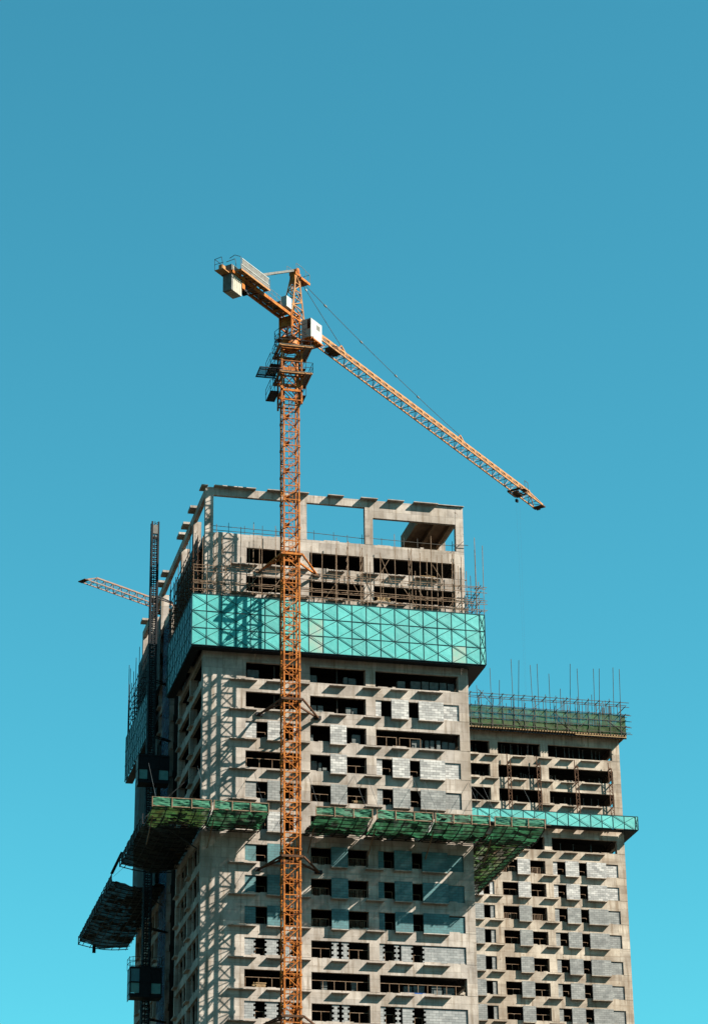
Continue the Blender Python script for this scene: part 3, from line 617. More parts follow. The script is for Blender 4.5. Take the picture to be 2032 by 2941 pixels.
# ------------------------------------------------------------------ tower crane
def crane(label, ax, ay, ang, dz=0.0, full=True, zbot=-1.6):
    M_OR2 = globals()['M_OR2'] if full else M_PALE
    ang = math.radians(ang); ux, uy = math.cos(ang), math.sin(ang); vx, vy = uy, -ux
    def F(s, o, z): return (ax + ux * s + vx * o, ay + uy * s + vy * o, z + dz)
    t = thing('tower_crane', label, 'tower crane', (ax, ay, zbot))
    h = .75; z = zbot; top = 114.9 + dz
    # mast sections (one mesh, copied)
    def section():
        m = MB(); H = 2.93
        for sx in (-1, 1):
            for sy in (-1, 1): m.box(ax + sx * h - .075, ax + sx * h + .075, ay + sy * h - .075, ay + sy * h + .075, z, z + H - .004)
        for k in range(2):
            za, zb = z + k * H / 2, z + (k + 1) * H / 2; f = 1 if k == 0 else -1
            m.box(ax - h, ax + h, ay - h - .05, ay - h + .03, za + .02, za + .11); m.box(ax - h, ax + h, ay + h - .03, ay + h + .05, za + .02, za + .11)
            m.box(ax - h - .05, ax - h + .03, ay - h, ay + h, za + .02, za + .11); m.box(ax + h - .03, ax + h + .05, ay - h, ay + h, za + .02, za + .11)
            m.bar((ax - f * h, ay - h, za + .1), (ax + f * h, ay - h, zb), .07); m.bar((ax + f * h, ay + h, za + .1), (ax - f * h, ay + h, zb), .055)
            m.bar((ax - h, ay - f * h, za + .1), (ax - h, ay + f * h, zb), .055); m.bar((ax + h, ay + f * h, za + .1), (ax + h, ay - f * h, zb), .055)
        for sx in (-1, 1):
            for sy in (-1, 1): m.box(ax + sx * h - .12, ax + sx * h + .12, ay + sy * h - .12, ay + sy * h + .12, z - .14, z + .1)
        # ladder and rest platform inside
        m.bar((ax - .05, ay + .2, z), (ax - .05, ay + .2, z + H), .05); m.bar((ax + .3, ay + .2, z), (ax + .3, ay + .2, z + H), .05)
        for k in range(9): m.bar((ax - .05, ay + .2, z + .2 + k * .31), (ax + .3, ay + .2, z + .2 + k * .31), .035)
        m.box(ax - .65, ax - .1, ay - .6, ay + .6, z + .5, z + .54)
        return m
    zs = z; sec = None; n = int((top - z) / 2.93) + 1
    H = (top - z) / n * 1.0
    H = 2.93; first = top - n * H
    z = first; sec = section().build('mast_section', M_OR, t, (ax, ay, first))
    for i in range(1, n):
        c = sec.copy(); COL.objects.link(c); c.parent = t; c.location = Vector((ax, ay, first + i * H)) - t.location
    # climbing frame
    m = MB(); g = 1.0
    def ring(mm, g, z, w=.16, hh=.2):
        z += dz
        mm.box(ax - g - w / 2, ax + g + w / 2, ay - g - w / 2, ay - g + w / 2, z, z + hh); mm.box(ax - g - w / 2, ax + g + w / 2, ay + g - w / 2, ay + g + w / 2, z, z + hh)
        mm.box(ax - g - w / 2, ax - g + w / 2, ay - g + w / 2, ay + g - w / 2, z, z + hh); mm.box(ax + g - w / 2, ax + g + w / 2, ay - g + w / 2, ay + g - w / 2, z, z + hh)
    for zz in (113.9, 114.9, 116.5, 118.2, 119.6): ring(m, g, zz, .13 if zz != 114.9 else .16, .12 if zz != 114.9 else .24)
    for sx in (-1, 1):
        for sy in (-1, 1): m.box(ax + sx * g - .08, ax + sx * g + .08, ay + sy * g - .08, ay + sy * g + .08, 113.6 + dz, 119.9 + dz)
    for za, zb in ((115.1, 116.5), (116.6, 118.2), (118.3, 119.6)):
        for s_ in (-1, 1):
            m.bar((ax - g, ay + s_ * g, za + dz), (ax + .1, ay + s_ * g, zb + dz), .08); m.bar((ax + g, ay + s_ * g, za + dz), (ax + .1, ay + s_ * g, zb + dz), .08)
            m.bar((ax + s_ * g, ay - g, za + dz), (ax + s_ * g, ay + g, zb + dz), .08)
    m.box(ax - .3, ax + .3, ay - g - .1, ay - g + .2, 116.9 + dz, 117.6 + dz); m.box(ax - .75, ax - .35, ay - g - .12, ay - g - .02, 117.0 + dz, 117.5 + dz)
    m.tube((ax + .55, ay - .9, 115.0 + dz), (ax + .55, ay - .9, 119.4 + dz), .11, 8)
    # new mast section being carried inside the frame
    for sx in (-1, 1):
        for sy in (-1, 1): m.box(ax + sx * h - .07, ax + sx * h + .07, ay + sy * h - .07, ay + sy * h + .07, 114.9 + dz, 119.8 + dz)
    for za in (115.0, 116.4, 117.9): m.bar((ax - h, ay - h, za + dz), (ax + h, ay - h, za + 1.3 + dz), .07); m.bar((ax - h, ay + h, za + 1.3 + dz), (ax + h, ay + h, za + dz), .07)
    m.build('climbing_frame', M_OR, t)
    # platforms of the climbing frame with railings
    for zz, a0, a1, b0, b1 in ((116.75, 6.25, 9.62, -5.9, -2.5), (119.72, 6.2, 9.68, -5.9, -2.5)):
        X0, X1, Y0, Y1 = ax + a0 - 7.65, ax + a1 - 7.65, ay + b0 + 4.1, ay + b1 + 4.1; zz += dz
        m = MB()
        m.box(X0, X1, Y0, ay - 1.12, zz, zz + .05); m.box(X0, X1, ay + 1.12, Y1, zz, zz + .05); m.box(X0, ax - 1.12, ay - 1.12, ay + 1.12, zz, zz + .05); m.box(ax + 1.12, X1, ay - 1.12, ay + 1.12, zz, zz + .05)
        pf = m.build('work_platform', M_GREY, t)
        m = MB()
        for y in (Y0 + .1, Y1 - .1): m.bar((X0, y, zz - .08), (X1, y, zz - .08), .14)
        for x in (X0 + .1, ax - 1.25, ax + 1.25, X1 - .1): m.bar((x, Y0, zz - .06), (x, Y1, zz - .06), .1)
        m.build('bearer', M_OR2, pf)
        m = MB()
        for hh in (.55, 1.1): m.poly([(X0, Y0, zz + hh), (X1, Y0, zz + hh), (X1, Y1, zz + hh), (X0, Y1, zz + hh), (X0, Y0, zz + hh)], .04)
        for i in range(4):
            x = X0 + (X1 - X0) * i / 3; m.bar((x, Y0, zz), (x, Y0, zz + 1.1), .04); m.bar((x, Y1, zz), (x, Y1, zz + 1.1), .04)
            y = Y0 + (Y1 - Y0) * i / 3; m.bar((X0, y, zz), (X0, y, zz + 1.1), .04); m.bar((X1, y, zz), (X1, y, zz + 1.1), .04)
        m.build('railing', M_DARK, pf)
    if full:
        for za in (118.2, 115.2):
            so = MB().box(ax - 2.0, ax - 1.1, ay - .2, ay + 2.2, za - .05, za).build('side_deck', M_DARK, t); MB().box(ax + 1.1, ax + 1.7, ay + .2, ay + 2.2, za - .05, za).build('side_deck', M_DARK, t)
        m = MB()
        for za in (118.2, 115.2):
            for x in (ax - 2.0, ax - 1.55):
                m.poly([(x, ay - .2, za), (x, ay - .2, za + 1.2), (x, ay + 2.2, za + 1.2), (x, ay + 2.2, za)], .045); m.bar((x, ay - .2, za + .6), (x, ay + 2.2, za + .6), .035)
            m.poly([(ax - 2.0, ay - .2, za + 1.2), (ax - 1.1, ay - .2, za + 1.2)], .04)
            m.poly([(ax + 1.7, ay + .2, za), (ax + 1.7, ay + .2, za + 1.1), (ax + 1.7, ay + 2.2, za + 1.1), (ax + 1.7, ay + 2.2, za)], .045)
        m.build('railing', M_DARK, so)
        m = MB(); zz = 117.2   # loading frame that sticks out on the left
        m.box(ax - 3.25, ax - 1.45, ay - 1.3, ay + .9, zz, zz + .02)
        lo = m.build('loading_platform', M_PANE, t)
        m = MB()
        for y in (-1.3, -.85, .4, .9): m.bar((ax - 3.3, ay + y, zz - .05), (ax - 1.0, ay + y, zz - .05), .09)
        for x in (-3.25, -2.35, -1.45): m.bar((ax + x, ay - 1.3, zz - .07), (ax + x, ay + .9, zz - .07), .1)
        m.bar((ax - 2.6, ay - .9, zz + .1), (ax - 1.0, ay - .9, zz + 1.6), .03); m.bar((ax - 1.9, ay + .5, zz + .1), (ax - 1.0, ay + .5, zz + 1.5), .03)
        m.build('grid_beam', M_DARK, lo)
    # slewing ring and turntable
    m = MB(); m.tube((ax, ay, 120.35 + dz), (ax, ay, 120.95 + dz), .98, 20); m.tube((ax, ay, 119.95 + dz), (ax, ay, 120.34 + dz), .8, 20, .95)
    m.fbox(F, -1.0, 1.0, -1.0, 1.0, 120.955, 121.1)
    m.tube(F(.4, -.5, 120.1), F(.4, -.5, 121.6), .16, 8); m.build('slewing_ring', M_OR, t)
    m = MB()
    for k in range(10):
        a0_, a1_ = 2 * PI * k / 10, 2 * PI * (k + 1) / 10; R = 1.55
        for hh in (0, .6, 1.15): m.bar((ax + R * math.cos(a0_), ay + R * math.sin(a0_), 120.75 + hh + dz), (ax + R * math.cos(a1_), ay + R * math.sin(a1_), 120.75 + hh + dz), .04)
        m.bar((ax + R * math.cos(a0_), ay + R * math.sin(a0_), 120.75 + dz), (ax + R * math.cos(a0_), ay + R * math.sin(a0_), 121.9 + dz), .04)
        m.bar((ax + .9 * math.cos(a0_), ay + .9 * math.sin(a0_), 120.8 + dz), (ax + R * math.cos(a0_), ay + R * math.sin(a0_), 120.75 + dz), .08)
    m.build('ring_railing', M_DARK, t)
    # tower head
    m = MB(); a = .72
    for s_ in (-1, 1):
        for o_ in (-1, 1): m.bar(F(s_ * a, o_ * a, 121.0), F(s_ * a, o_ * a, 124.1), .17)
    for zz in (121.1, 122.4, 123.4, 124.0):
        for q in (-1, 1): m.bar(F(-a, q * a, zz), F(a, q * a, zz), .12); m.bar(F(q * a, -a, zz), F(q * a, a, zz), .12)
    for q in (-1, 1):
        m.bar(F(-a, q * a, 121.1), F(a, q * a, 122.4), .09); m.bar(F(a, q * a, 122.4), F(-a, q * a, 123.4), .09)
        m.bar(F(q * a, -a, 121.1), F(q * a, a, 122.4), .09); m.bar(F(q * a, a, 122.4), F(q * a, -a, 123.4), .09)
    m.fbox(F, -.7, -.4, -.7, .7, 122.4, 123.5)
    m.build('tower_head', M_OR, t)
    # cat head (A frame) leaning towards the jib
    m = MB(); b0 = [F(-.45, -.6, 124.05), F(-.45, .6, 124.05), F(1.75, .6, 124.05), F(1.75, -.6, 124.05)]; b1 = [F(.75, -.3, 128.9), F(.75, .3, 128.9), F(1.35, .3, 128.9), F(1.35, -.3, 128.9)]
    for p0, p1 in zip(b0, b1): m.bar(p0, p1, .13)
    lv = 5
    for k in range(lv):
        f0_, f1_ = k / lv, (k + 1) / lv
        q0 = [Vector(p0).lerp(Vector(p1), f0_) for p0, p1 in zip(b0, b1)]; q1 = [Vector(p0).lerp(Vector(p1), f1_) for p0, p1 in zip(b0, b1)]
        for i in range(4):
            j = (i + 1) % 4; m.bar(q1[i], q1[j], .075); m.bar(q0[i] if k % 2 else q0[j], q1[j] if k % 2 else q1[i], .075)
    m.bar(F(-.5, 0, 124.1), F(.9, 0, 128.6), .07)
    ch = m.build('cat_head', M_OR2, t)
    m = MB(); m.fbox(F, .55, 1.5, -.4, .4, 128.9, 129.25); m.tube(F(1.0, -.42, 129.45), F(1.0, .42, 129.45), .3, 10); m.fbox(F, .5, .7, -.3, .3, 127.9, 128.9); m.build('sheave_block', M_OR, ch)
    m = MB(); m.fbox(F, 1.3, 3.0, -.55, .55, 128.72, 128.80); m.fbox(F, 1.3, 3.0, .5, .6, 128.6, 128.86); m.fbox(F, 1.3, 3.0, -.6, -.5, 128.6, 128.86)
    m.bar(F(1.3, 0, 127.9), F(2.7, 0, 128.65), .08); pfm = m.build('top_platform', M_OR, ch)
    m = MB()
    for o_ in (-.55, .55):
        m.poly([F(.4, o_, 129.2), F(.4, o_, 130.0), F(1.4, o_, 130.05), F(3.0, o_, 129.85), F(3.0, o_, 128.8)], .035); m.bar(F(2.2, o_, 128.8), F(2.2, o_, 129.95), .035)
    m.bar(F(3.0, -.55, 129.85), F(3.0, .55, 129.85), .035); m.build('railing', M_GREY, pfm)
    # cab beside the head
    m = MB(); s0, s1, o0, o1, za, zb = .75, 2.85, .95, 2.05, 121.35, 123.45
    m.fbox(F, s0, s1, o0, o1, za, zb); cab = m.build('cab', M_WHITE, t)
    MB().fbox(F, s0 - .02, s0 - .001, o0 + .68, o0 + 1.03, za + .95, zb - .12).build('window', M_WIN, cab)
    MB().fbox(F, s0 + 1.1, s0 + 1.7, o1 + .002, o1 + .02, za + 1.25, zb - .35).build('window', M_GREY, cab)
    MB().fbox(F, s1 + .002, s1 + .02, o0 + .1, o1 - .1, za + .7, zb - .15).build('window', M_WIN, cab)
    m = MB(); m.fbox(F, s0 - .1, s1 + .1, o0 - .3, o1 + .06, za - .16, za - .02)
    for q in range(4): m.fbox(F, s0 + q * .65, s0 + q * .65 + .1, -.6, o1, za - .3, za - .17)
    m.build('cab_floor', M_OR, cab)
    m = MB(); m.fbox(F, s0, s0 + .6, o0 - .01, o0 + .0, za, zb)
    for q in range(3): m.fbox(F, s0 - .015, s0 - .002, o0 + .05, o0 + .62, za + .35 + q * .6, za + .4 + q * .6)
    m.build('louvre', M_GREY, cab)
    for q in (0, .35): MB().fbox(F, 1.9 + q, 2.1 + q, 1.3, 1.5, 120.9, 121.15).build('flood_lamp', M_WHITE, cab)
    m = MB(); m.fbox(F, -1.75, -.8, .1, .75, 124.05, 125.25); m.build('electric_cabinet', M_WHITE, t)
    m = MB().tube(F(-2.4, -.2, 124.0), F(-2.4, .5, 124.0), .35, 12); m.build('motor', M_DARK, t)
    # jib: triangular truss
    zb_, zt_ = 123.3, 124.37; hb = .6; L = 54.5 if full else 53.9; st = 1.0
    m = MB(); md = MB()
    for o_ in (-hb, hb): m.bar(F(st, o_, zb_), F(L, o_, zb_), .13)
    m.bar(F(st, 0, zt_), F(L - 2.2, 0, zt_), .19)
    np_ = 36; dp = (L - st) / np_
    for k in range(np_):
        s_ = st + k * dp; c = s_ + dp / 2
        for o_ in (-hb, hb):
            w_ = .095 if o_ > 0 else .05
            if c < L - 2: m.bar(F(s_, o_, zb_), F(c, 0, zt_), w_); m.bar(F(c, 0, zt_), F(s_ + dp, o_, zb_), w_)
        md.bar(F(s_, -hb, zb_), F(s_, hb, zb_), .055); md.bar(F(s_, -hb if k % 2 else hb, zb_), F(s_ + dp, hb if k % 2 else -hb, zb_), .05)
    for o_ in (-hb, hb): m.bar(F(L - 2.2, 0, zt_), F(L, o_, zb_ + .1), .09)
    jib = m.build('jib', M_OR2, t); md.build('bottom_bracing', M_TUBE2, jib)  # bracing coloured dark to paint in the shade under the jib
    m = MB(); m.fbox(F, L - .2, L + .5, -hb - .1, hb + .1, zb_ - .1, zb_ + .02); m.tube(F(L + .2, -.3, zb_ - .2), F(L + .2, .1, zb_ - .2), .18, 8); m.build('tip_platform', M_RUST, jib)
    for sd in (10.9, 36.5): MB().bar(F(sd, 0, zt_), F(sd - .9, 0, zt_ + .55), .14).bar(F(sd - 1.4, 0, zt_), F(sd - .9, 0, zt_ + .55), .1).build('pendant_lug', M_OR2, jib)
    m = MB(); m.fbox(F, 7.6, 9.2, -.5, .5, zb_ + .05, zb_ + .45); m.tube(F(8.4, -.5, zb_ + .5), F(8.4, .5, zb_ + .5), .25, 10); m.build('trolley_winch', M_RUST, jib)
    # trolley
    tr = 48.3 if full else 38.5
    m = MB(); m.fbox(F, tr, tr + 1.9, -.85, -.7, zb_ - .3, zb_ - .08); m.fbox(F, tr, tr + 1.9, .7, .85, zb_ - .3, zb_ - .08); m.fbox(F, tr, tr + .15, -.7, .7, zb_ - .3, zb_ - .15); m.fbox(F, tr + 1.75, tr + 1.9, -.7, .7, zb_ - .3, zb_ - .15)
    m.tube(F(tr + .6, -.3, zb_ - .4), F(tr + .6, .3, zb_ - .4), .28, 10); m.tube(F(tr + 1.3, -.3, zb_ - .4), F(tr + 1.3, .3, zb_ - .4), .28, 10)
    m.fbox(F, tr + .2, tr + 1.0, .8, 1.35, zb_ - .35, zb_ - .28); m.poly([F(tr + .2, 1.35, zb_ - .3), F(tr + .2, 1.35, zb_ + .7), F(tr + 1.0, 1.35, zb_ + .7), F(tr + 1.0, 1.35, zb_ - .3)], .04)
    trl = m.build('trolley', M_RUST, t)
    if full:
        for q in (.5, 1.4): MB().bar(F(tr + q, 0, zb_ - .4), F(tr + .95, 0, 88), .005).build('hoist_rope', M_CABLE, trl)
    m = MB(); m.bar(F(tr + .6, 0, zb_ - .4), F(tr + .7, 0, zb_ - (1.6 if not full else 1.2)), .04); m.fbox(F, tr + .5, tr + .9, -.12, .12, zb_ - (2.0 if not full else 1.5), zb_ - (1.6 if not full else 1.2)); m.build('hook_block' if not full else 'rope_guide', M_DARK, trl)
    # pendant lines
    def sag(p0, p1, d, n=14):
        p0, p1 = Vector(p0), Vector(p1); return [p0.lerp(p1, i / n) - Vector((0, 0, d * 4 * (i / n) * (1 - i / n))) for i in range(n + 1)]
    for sd, d in ((10.0, .05), (35.6, .35)):
        pts = sag(F(1.9, 0, 129.0), F(sd, 0, zt_ + .5), d); pe = MB().poly(pts, .042).build('pendant_line', M_CABLE, t)
        for i in ((2,) if sd < 20 else (2, 5, 8, 10)):
            q = pts[i]; q2 = q.lerp(pts[i + 1], .18 if sd > 20 else .35); MB().bar(q, q2, .13).build('turnbuckle', M_WHITE if sd < 20 else M_GREY, pe)
    # counter jib
    zc = 123.35; m = MB(); E_ = -12.4
    for o_ in (-.6, .6): m.fbox(F, E_ + 1.0, -.7, o_ - .09, o_ + .09, zc, zc + .32)
    s_ = -1.2; k = 0
    while s_ > -9.4:
        m.fbox(F, s_, s_ + .1, -.5, .5, zc + .05, zc + .2); m.bar(F(s_, -.5 if k % 2 else .5, zc + .1), F(s_ - 1.3, .5 if k % 2 else -.5, zc + .1), .07); s_ -= 1.3; k += 1
    m.fbox(F, E_ + 1, E_ + 1.15, -.6, .6, zc, zc + .32); m.fbox(F, -9.3, -9.1, -.6, .6, zc - .9, zc + .3); m.fbox(F, -9.6, -9.2, .5, .62, zc - .9, zc)
    cj = m.build('counter_jib', M_OR, t)
    m = MB(); m.fbox(F, -9.0, -.8, -.5, .5, zc + .33, zc + .37); m.build('walkway', M_GREY, cj)
    m = MB(); m.fbox(F, E_ - .1, E_ + 1.0, -.7, .3, zc + .02, zc + .1); m.fbox(F, E_ + .3, E_ + .9, -.5, -.1, zc + .1, zc + .8)
    m.build('end_platform', M_OR2, cj)
    m = MB(); m.poly([F(E_ - .1, -.7, zc + .1), F(E_ - .1, -.7, zc + 1.3), F(E_ - .1, .1, zc + 1.35), F(E_ - .1, .3, zc + .1)], .04); m.bar(F(E_ - .1, -.7, zc + .7), F(E_ - .1, .3, zc + .7), .035); m.poly([F(E_ - .1, -.7, zc + 1.3), F(E_ + .9, -.7, zc + 1.3), F(E_ + .9, -.7, zc + .1)], .04)
    m.build('railing', M_DARK, cj)
    # counterweights hanging in a row
    for i in range(6):
        a0_ = -11.35 + i * .30
        m = MB(); m.fbox(F, a0_, a0_ + .26, -.5, .52, 121.55, 124.35); m.fbox(F, a0_ + .05, a0_ + .2, -.45, .58, 122.9, 123.05); m.build('counterweight', M_CWT if i else M_GREY, t)
    # hoist winch and its side platform with sheet guards
    m = MB(); m.tube(F(-8.0, -.45, 124.2), F(-8.0, .45, 124.2), .42, 14); m.fbox(F, -8.8, -7.2, -.55, .5, 123.72, 123.85); m.fbox(F, -7.3, -6.5, -.3, .3, 123.8, 124.5); m.build('hoist_winch', M_DARK, t)
    m = MB(); m.tube(F(-8.7, -.35, 122.95), F(-8.7, .4, 122.95), .4, 12); m.tube(F(-8.1, -.3, 122.75), F(-8.1, .3, 122.75), .25, 10); m.build('sheave', M_DARK, t)
    m = MB(); m.fbox(F, -10.9, -5.7, .72, 1.3, 123.78, 123.83)
    for q in range(8): m.fbox(F, -10.9 + q * .7, -10.8 + q * .7, .69, 1.3, 123.66, 123.775)
    m.fbox(F, -10.9, -5.7, 1.3, 1.36, 123.66, 123.86)
    wp = m.build('winch_platform', M_OR2, t)
    m = MB(); m.fbox(F, -10.75, -5.95, 1.31, 1.33, 124.3, 124.95); m.fbox(F, -10.85, -5.8, 1.31, 1.32, 123.95, 124.25); m.build('guard_sheet', M_GREY, wp)
    m = MB(); m.fbox(F, -10.8, -5.9, 1.29, 1.36, 124.95, 125.03); m.fbox(F, -10.9, -5.9, 1.29, 1.36, 124.27, 124.34); m.build('guard_rail', M_WHITE, wp)
    m = MB()
    for pts in ([F(-10.9, 1.3, 123.9), F(-10.95, 1.3, 125.1), F(-11.1, .7, 125.4), F(-11.1, .1, 125.2)], [F(-10.9, .8, 123.9), F(-11.2, .8, 124.9), F(-11.4, -.1, 124.7)], [F(-5.7, 1.3, 123.8), F(-5.7, 1.3, 124.9), F(-5.7, .7, 124.9)]): m.poly(pts, .045)
    for s_ in (-5.0, -4.2, -3.4, -2.6): m.bar(F(s_, .62, zc + .3), F(s_, .62, zc + 1.35), .035)
    m.bar(F(-5.6, .62, zc + 1.35), F(-2.6, .62, zc + 1.35), .03); m.bar(F(-5.6, .62, zc + .85), F(-2.6, .62, zc + .85), .03)
    for s_ in (-5.0, -4.2, -3.4, -2.6, -1.8): m.bar(F(s_, -.62, zc + .3), F(s_, -.62, zc + 1.35), .035)
    m.bar(F(-8.6, -.62, zc + 1.35), F(-1.6, -.62, zc + 1.35), .03); m.build('railing', M_GREY, wp)
    m = MB(); m.bar(F(.55, .12, 129.35), F(-9.4, .35, 123.8), .12, .22); m.bar(F(.55, -.12, 129.35), F(-9.4, -.35, 123.8), .12, .22); m.build('tie_bar', M_GREY, t)
    # ties to the building
    if full:
        for i, zz in enumerate((97.35, 82.5, 67.2, 52.4)):
            m = MB(); g = .98
            m.box(ax - g, ax + g, ay - g, ay - g + .16, zz, zz + .22); m.box(ax - g, ax + g, ay + g - .16, ay + g, zz, zz + .22); m.box(ax - g, ax - g + .16, ay - g + .16, ay + g - .16, zz, zz + .22); m.box(ax + g - .16, ax + g, ay - g + .16, ay + g - .16, zz, zz + .22)
            mt = M_OR if i == 0 else M_RUST
            c = m.build('tie_collar', mt, t)
            for p0, p1 in (((ax - g, ay - g, zz + .1), (5.5, -.15, zz + .12)), ((ax - g, ay + g, zz + .1), (5.4, -.15, zz + .12)), ((ax + g, ay - g, zz + .1), (11.2, -.15, zz + .12)), ((ax + g, ay + g, zz + .1), (11.1, -.15, zz + .12))):
                MB().bar(p0, p1, .15).build('tie_strut', mt, c)
            for x in (5.45, 11.15): MB().box(x - .35, x + .35, -.2, -.03, zz - .05, zz + .3).build('wall_bracket', M_DARK, c)
    return t
crane('large orange tower crane standing in front, its jib pointing back to the right', 7.65, -4.1, 45.9)
crane('far tower crane behind the towers, only its pale jib showing past the left side', 44.32, 121.94, 180 + 33.667, 133.19 - 123.4, False)

# ------------------------------------------------------------------ material hoist on the left side
HX, HY = -2.25, 18.0
t = thing('hoist_mast', 'slim dark lattice hoist mast rising above the left side of the left tower', 'hoist mast', (HX, HY, -1.6))
def hsec(z):
    m = MB(); h = .33; H = 1.5
    for sx in (-1, 1):
        for sy in (-1, 1): m.box(HX + sx * h - .085, HX + sx * h + .085, HY + sy * h - .085, HY + sy * h + .085, z, z + H)
    for k in range(3):
        zz = z + k * .5
        m.box(HX - h, HX + h, HY - h - .03, HY - h + .03, zz, zz + .12); m.box(HX - h, HX + h, HY + h - .03, HY + h + .03, zz, zz + .12)
        m.box(HX - h - .03, HX - h + .03, HY - h, HY + h, zz, zz + .12); m.box(HX + h - .03, HX + h + .03, HY - h, HY + h, zz, zz + .12)
        m.bar((HX - h, HY - h, zz), (HX + h, HY - h, zz + .5), .05); m.bar((HX - h, HY - h, zz), (HX - h, HY + h, zz + .5), .05)
    m.box(HX - .1, HX - .02, HY - h - .08, HY - h - .03, z, z + H)
    return m
n = int(111.3 / 1.5); z0 = 109.7 - n * 1.5
s0 = hsec(z0).build('mast_section', M_DARK, t, (HX, HY, z0))
for i in range(1, n):
    c = s0.copy(); COL.objects.link(c); c.parent = t; c.location = Vector((HX, HY, z0 + i * 1.5)) - t.location
MB().box(HX - .36, HX + .36, HY - .36, HY + .36, 107.9, 108.1).box(HX - .25, HX + .25, HY - .42, HY - .38, 108.3, 109.3).build('top_stop', M_GREY, t)
for zz in (101.3, 92.0, 86.0, 77, 66.0, 57.0): MB().bar((HX + .3, HY - .3, zz), (.1, HY + 1.55, zz + .1), .1).bar((HX + .3, HY + .3, zz), (.1, HY + 1.8, zz + .1), .1).build('wall_tie', M_DARK, t)
def cage(label, x0, z0, rail):
    x1, y0, y1, z1 = x0 + 3.05, HY - .72 - 1.3, HY - .72 + .3, z0 + 2.75
    y0, y1 = HY - 2.05, HY - .55
    t = thing('hoist_cage', label, 'hoist cage', (x0, y0, z0), 'hoist cages')
    m = MB(); xa, xb = x0, x1
    for x in (xa, xa + .95, xa + 2.0, xb):
        for y in (y0, y1): m.bar((x, y, z0), (x, y, z1), .12)
    for z in (z0 + .2, z0 + 1.35, z1):
        for y in (y0, y1): m.bar((xa, y, z), (xb, y, z), .12)
        for x in (xa, xb): m.bar((x, y0, z), (x, y1, z), .12)
    for z in (z0 + .6, z0 + 1.8, z0 + 2.4):
        for x in (xa, xb): m.bar((x, y0, z), (x, y1, z), .05)
    m.build('cage_frame', M_DARK, t)
    MB().box(xa - .05, xb + .05, y0 - .05, y1 + .05, z0 - .1, z0 + .14).build('cage_floor', M_DARK, t)
    MB().box(xa, xb, y0, y1, z1 + .061, z1 + .15).build('cage_roof', M_DARK, t)
    for y in (y0, y1): MB().box(xa + .95, xa + 2.0, y - .02, y + .02, z0 + .15, z1).build('guide_panel', M_DARK, t)
    for (a, b) in ((xa + .06, xa + .9), (xa + 2.06, xb - .06)):
        for (c, d) in ((z0 + .3, z0 + 1.28), (z0 + 1.42, z1 - .06)):
            MB().box(a, b, y0 + .01, y0 + .03, c, d).build('mesh_window', M_PLAS if c < z0 + 1 else (M_TEALD if (rail and a < xa + 1) else M_DARK), t)
    MB().box(xa - .06, xa - .01, y0, y1, z0 - .3, z1 - .1).build('side_door', M_GREY if not rail else M_TEALD, t)
    if rail:
        m = MB()
        for hh in (.6, 1.1): m.poly([(xa - .1, y0, z1 + hh - .1), (xa + .25, y0, z1 + hh), (xb, y0, z1 + hh), (xb, y1, z1 + hh), (xa - .1, y1, z1 + hh), (xa - .1, y0, z1 + hh - .1)], .04)
        for x in (xa - .1, xa + .25, xb): m.bar((x, y0, z1), (x, y0, z1 + 1.1), .045); m.bar((x, y1, z1), (x, y1, z1 + 1.1), .045)
        m.build('roof_railing', M_DARK, t)
    return t
cage('upper dark hoist cage with two light teal lower windows, beside the far left blue screen', -3.7, 80.45, False)
cage('lower dark hoist cage with a railing on its roof, under the torn far left net', -4.05, 58.75, True)

# ------------------------------------------------------------------ ground, sky, light, camera
def gmat():
    m, nt, b = newmat('dark_ground'); c = ramp(nt, noise(nt, pos(nt), .02, 6, .6), [(.35, (.018, .022, .012)), (.65, (.032, .034, .02))]); nt.links.new(c, b.inputs['Base Color']); b.inputs['Roughness'].default_value = 1; return m
g = MB(); R = 6000; g.v = [(-R, -R, -1.6), (R, -R, -1.6), (R, R, -1.6), (-R, R, -1.6)]; g.f = [(0, 1, 2, 3)]
go = g.build('ground', gmat()); go['kind'] = 'structure'

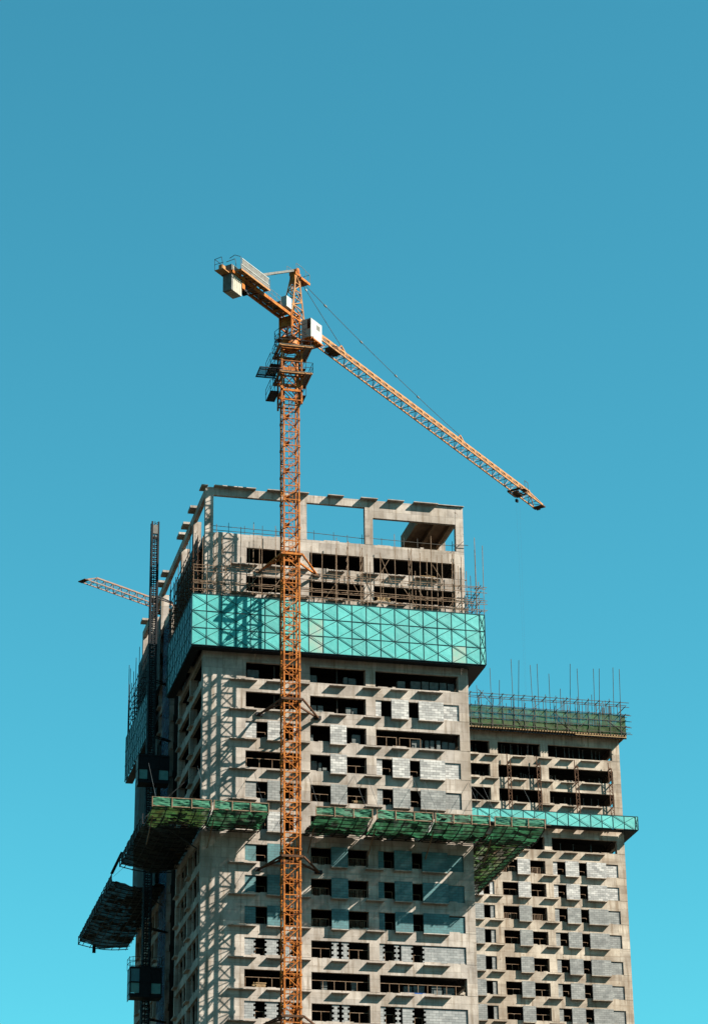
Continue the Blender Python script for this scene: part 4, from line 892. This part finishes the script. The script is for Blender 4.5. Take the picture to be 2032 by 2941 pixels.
hl = MB(); nh = 180
def hh_(a, k): return 430 + 110 * math.sin(3 * a + k) + 70 * math.sin(7 * a + 2 * k) + 40 * math.sin(17 * a + k) + rnd.uniform(-18, 18)
for i in range(nh):
    a = 2 * PI * i / nh
    for R_, z_ in ((3300, -2), (3800, hh_(a, 0) * .45), (4400, hh_(a, 1)), (5200, hh_(a, 2) * .8)): hl.v.append((R_ * math.cos(a), R_ * math.sin(a), z_))
for i in range(nh):
    j = (i + 1) % nh
    for q in range(3): hl.f.append((4 * i + q, 4 * i + q + 1, 4 * j + q + 1, 4 * j + q))
ho = hl.build('added_shade_hills', gmat()); ho['kind'] = 'structure'  # unseen ring of hills, added to cut the fill light on shaded sides

SUN = Vector((1.6, -1.0, 1.65)).normalized()
el = math.asin(SUN.z); az = math.atan2(SUN.x, SUN.y)
w = bpy.data.worlds.new('World'); sc.world = w; w.use_nodes = True; nt = w.node_tree
sky = N(nt, 'ShaderNodeTexSky', sky_type='NISHITA'); sky.sun_disc = False; sky.sun_elevation = el; sky.sun_rotation = az
sky.air_density = 1.0; sky.dust_density = .3; sky.ozone_density = 1.0
bg = nt.nodes['Background']; tint = mix(nt, 1.0, sky.outputs[0], (.243, .89, .77), 'MULTIPLY')
nt.links.new(tint, bg.inputs['Color']); bg.inputs['Strength'].default_value = .0515
ld_ = bpy.data.lights.new('sun', 'SUN'); ld_.energy = 5.0; ld_.angle = math.radians(.5); ld_.color = (1.0, .95, .80)
so = bpy.data.objects.new('sun', ld_); COL.objects.link(so); so.rotation_euler = SUN.to_track_quat('Z', 'Y').to_euler(); so.location = (100, -100, 200)

cam = bpy.data.cameras.new('camera'); co = bpy.data.objects.new('camera', cam); COL.objects.link(co)
yaw, pit, rol = -0.233237903, 0.416882704, -0.0128655153
fw = Vector((-math.sin(yaw) * math.cos(pit), math.cos(yaw) * math.cos(pit), math.sin(pit))); rt = Vector((math.cos(yaw), math.sin(yaw), 0)); up = rt.cross(fw)
r2 = rt * math.cos(rol) + up * math.sin(rol); u2 = -rt * math.sin(rol) + up * math.cos(rol)
co.matrix_world = Matrix(((r2.x, u2.x, -fw.x, -39.5989), (r2.y, u2.y, -fw.y, -229.9624), (r2.z, u2.z, -fw.z, 0), (0, 0, 0, 1)))
cam.sensor_fit = 'VERTICAL'; cam.sensor_height = 24; cam.lens = 24 * 7425.2 / 2941; cam.clip_start = 1; cam.clip_end = 20000
sc.camera = co
sc.view_settings.view_transform = 'Standard'; sc.view_settings.look = 'None'; sc.view_settings.gamma = 1; sc.view_settings.exposure = 2.1

for o_ in list(sc.objects):
    if 'label' in o_ and len(o_['label'].split()) > 16: print('LONG', o_['label'])
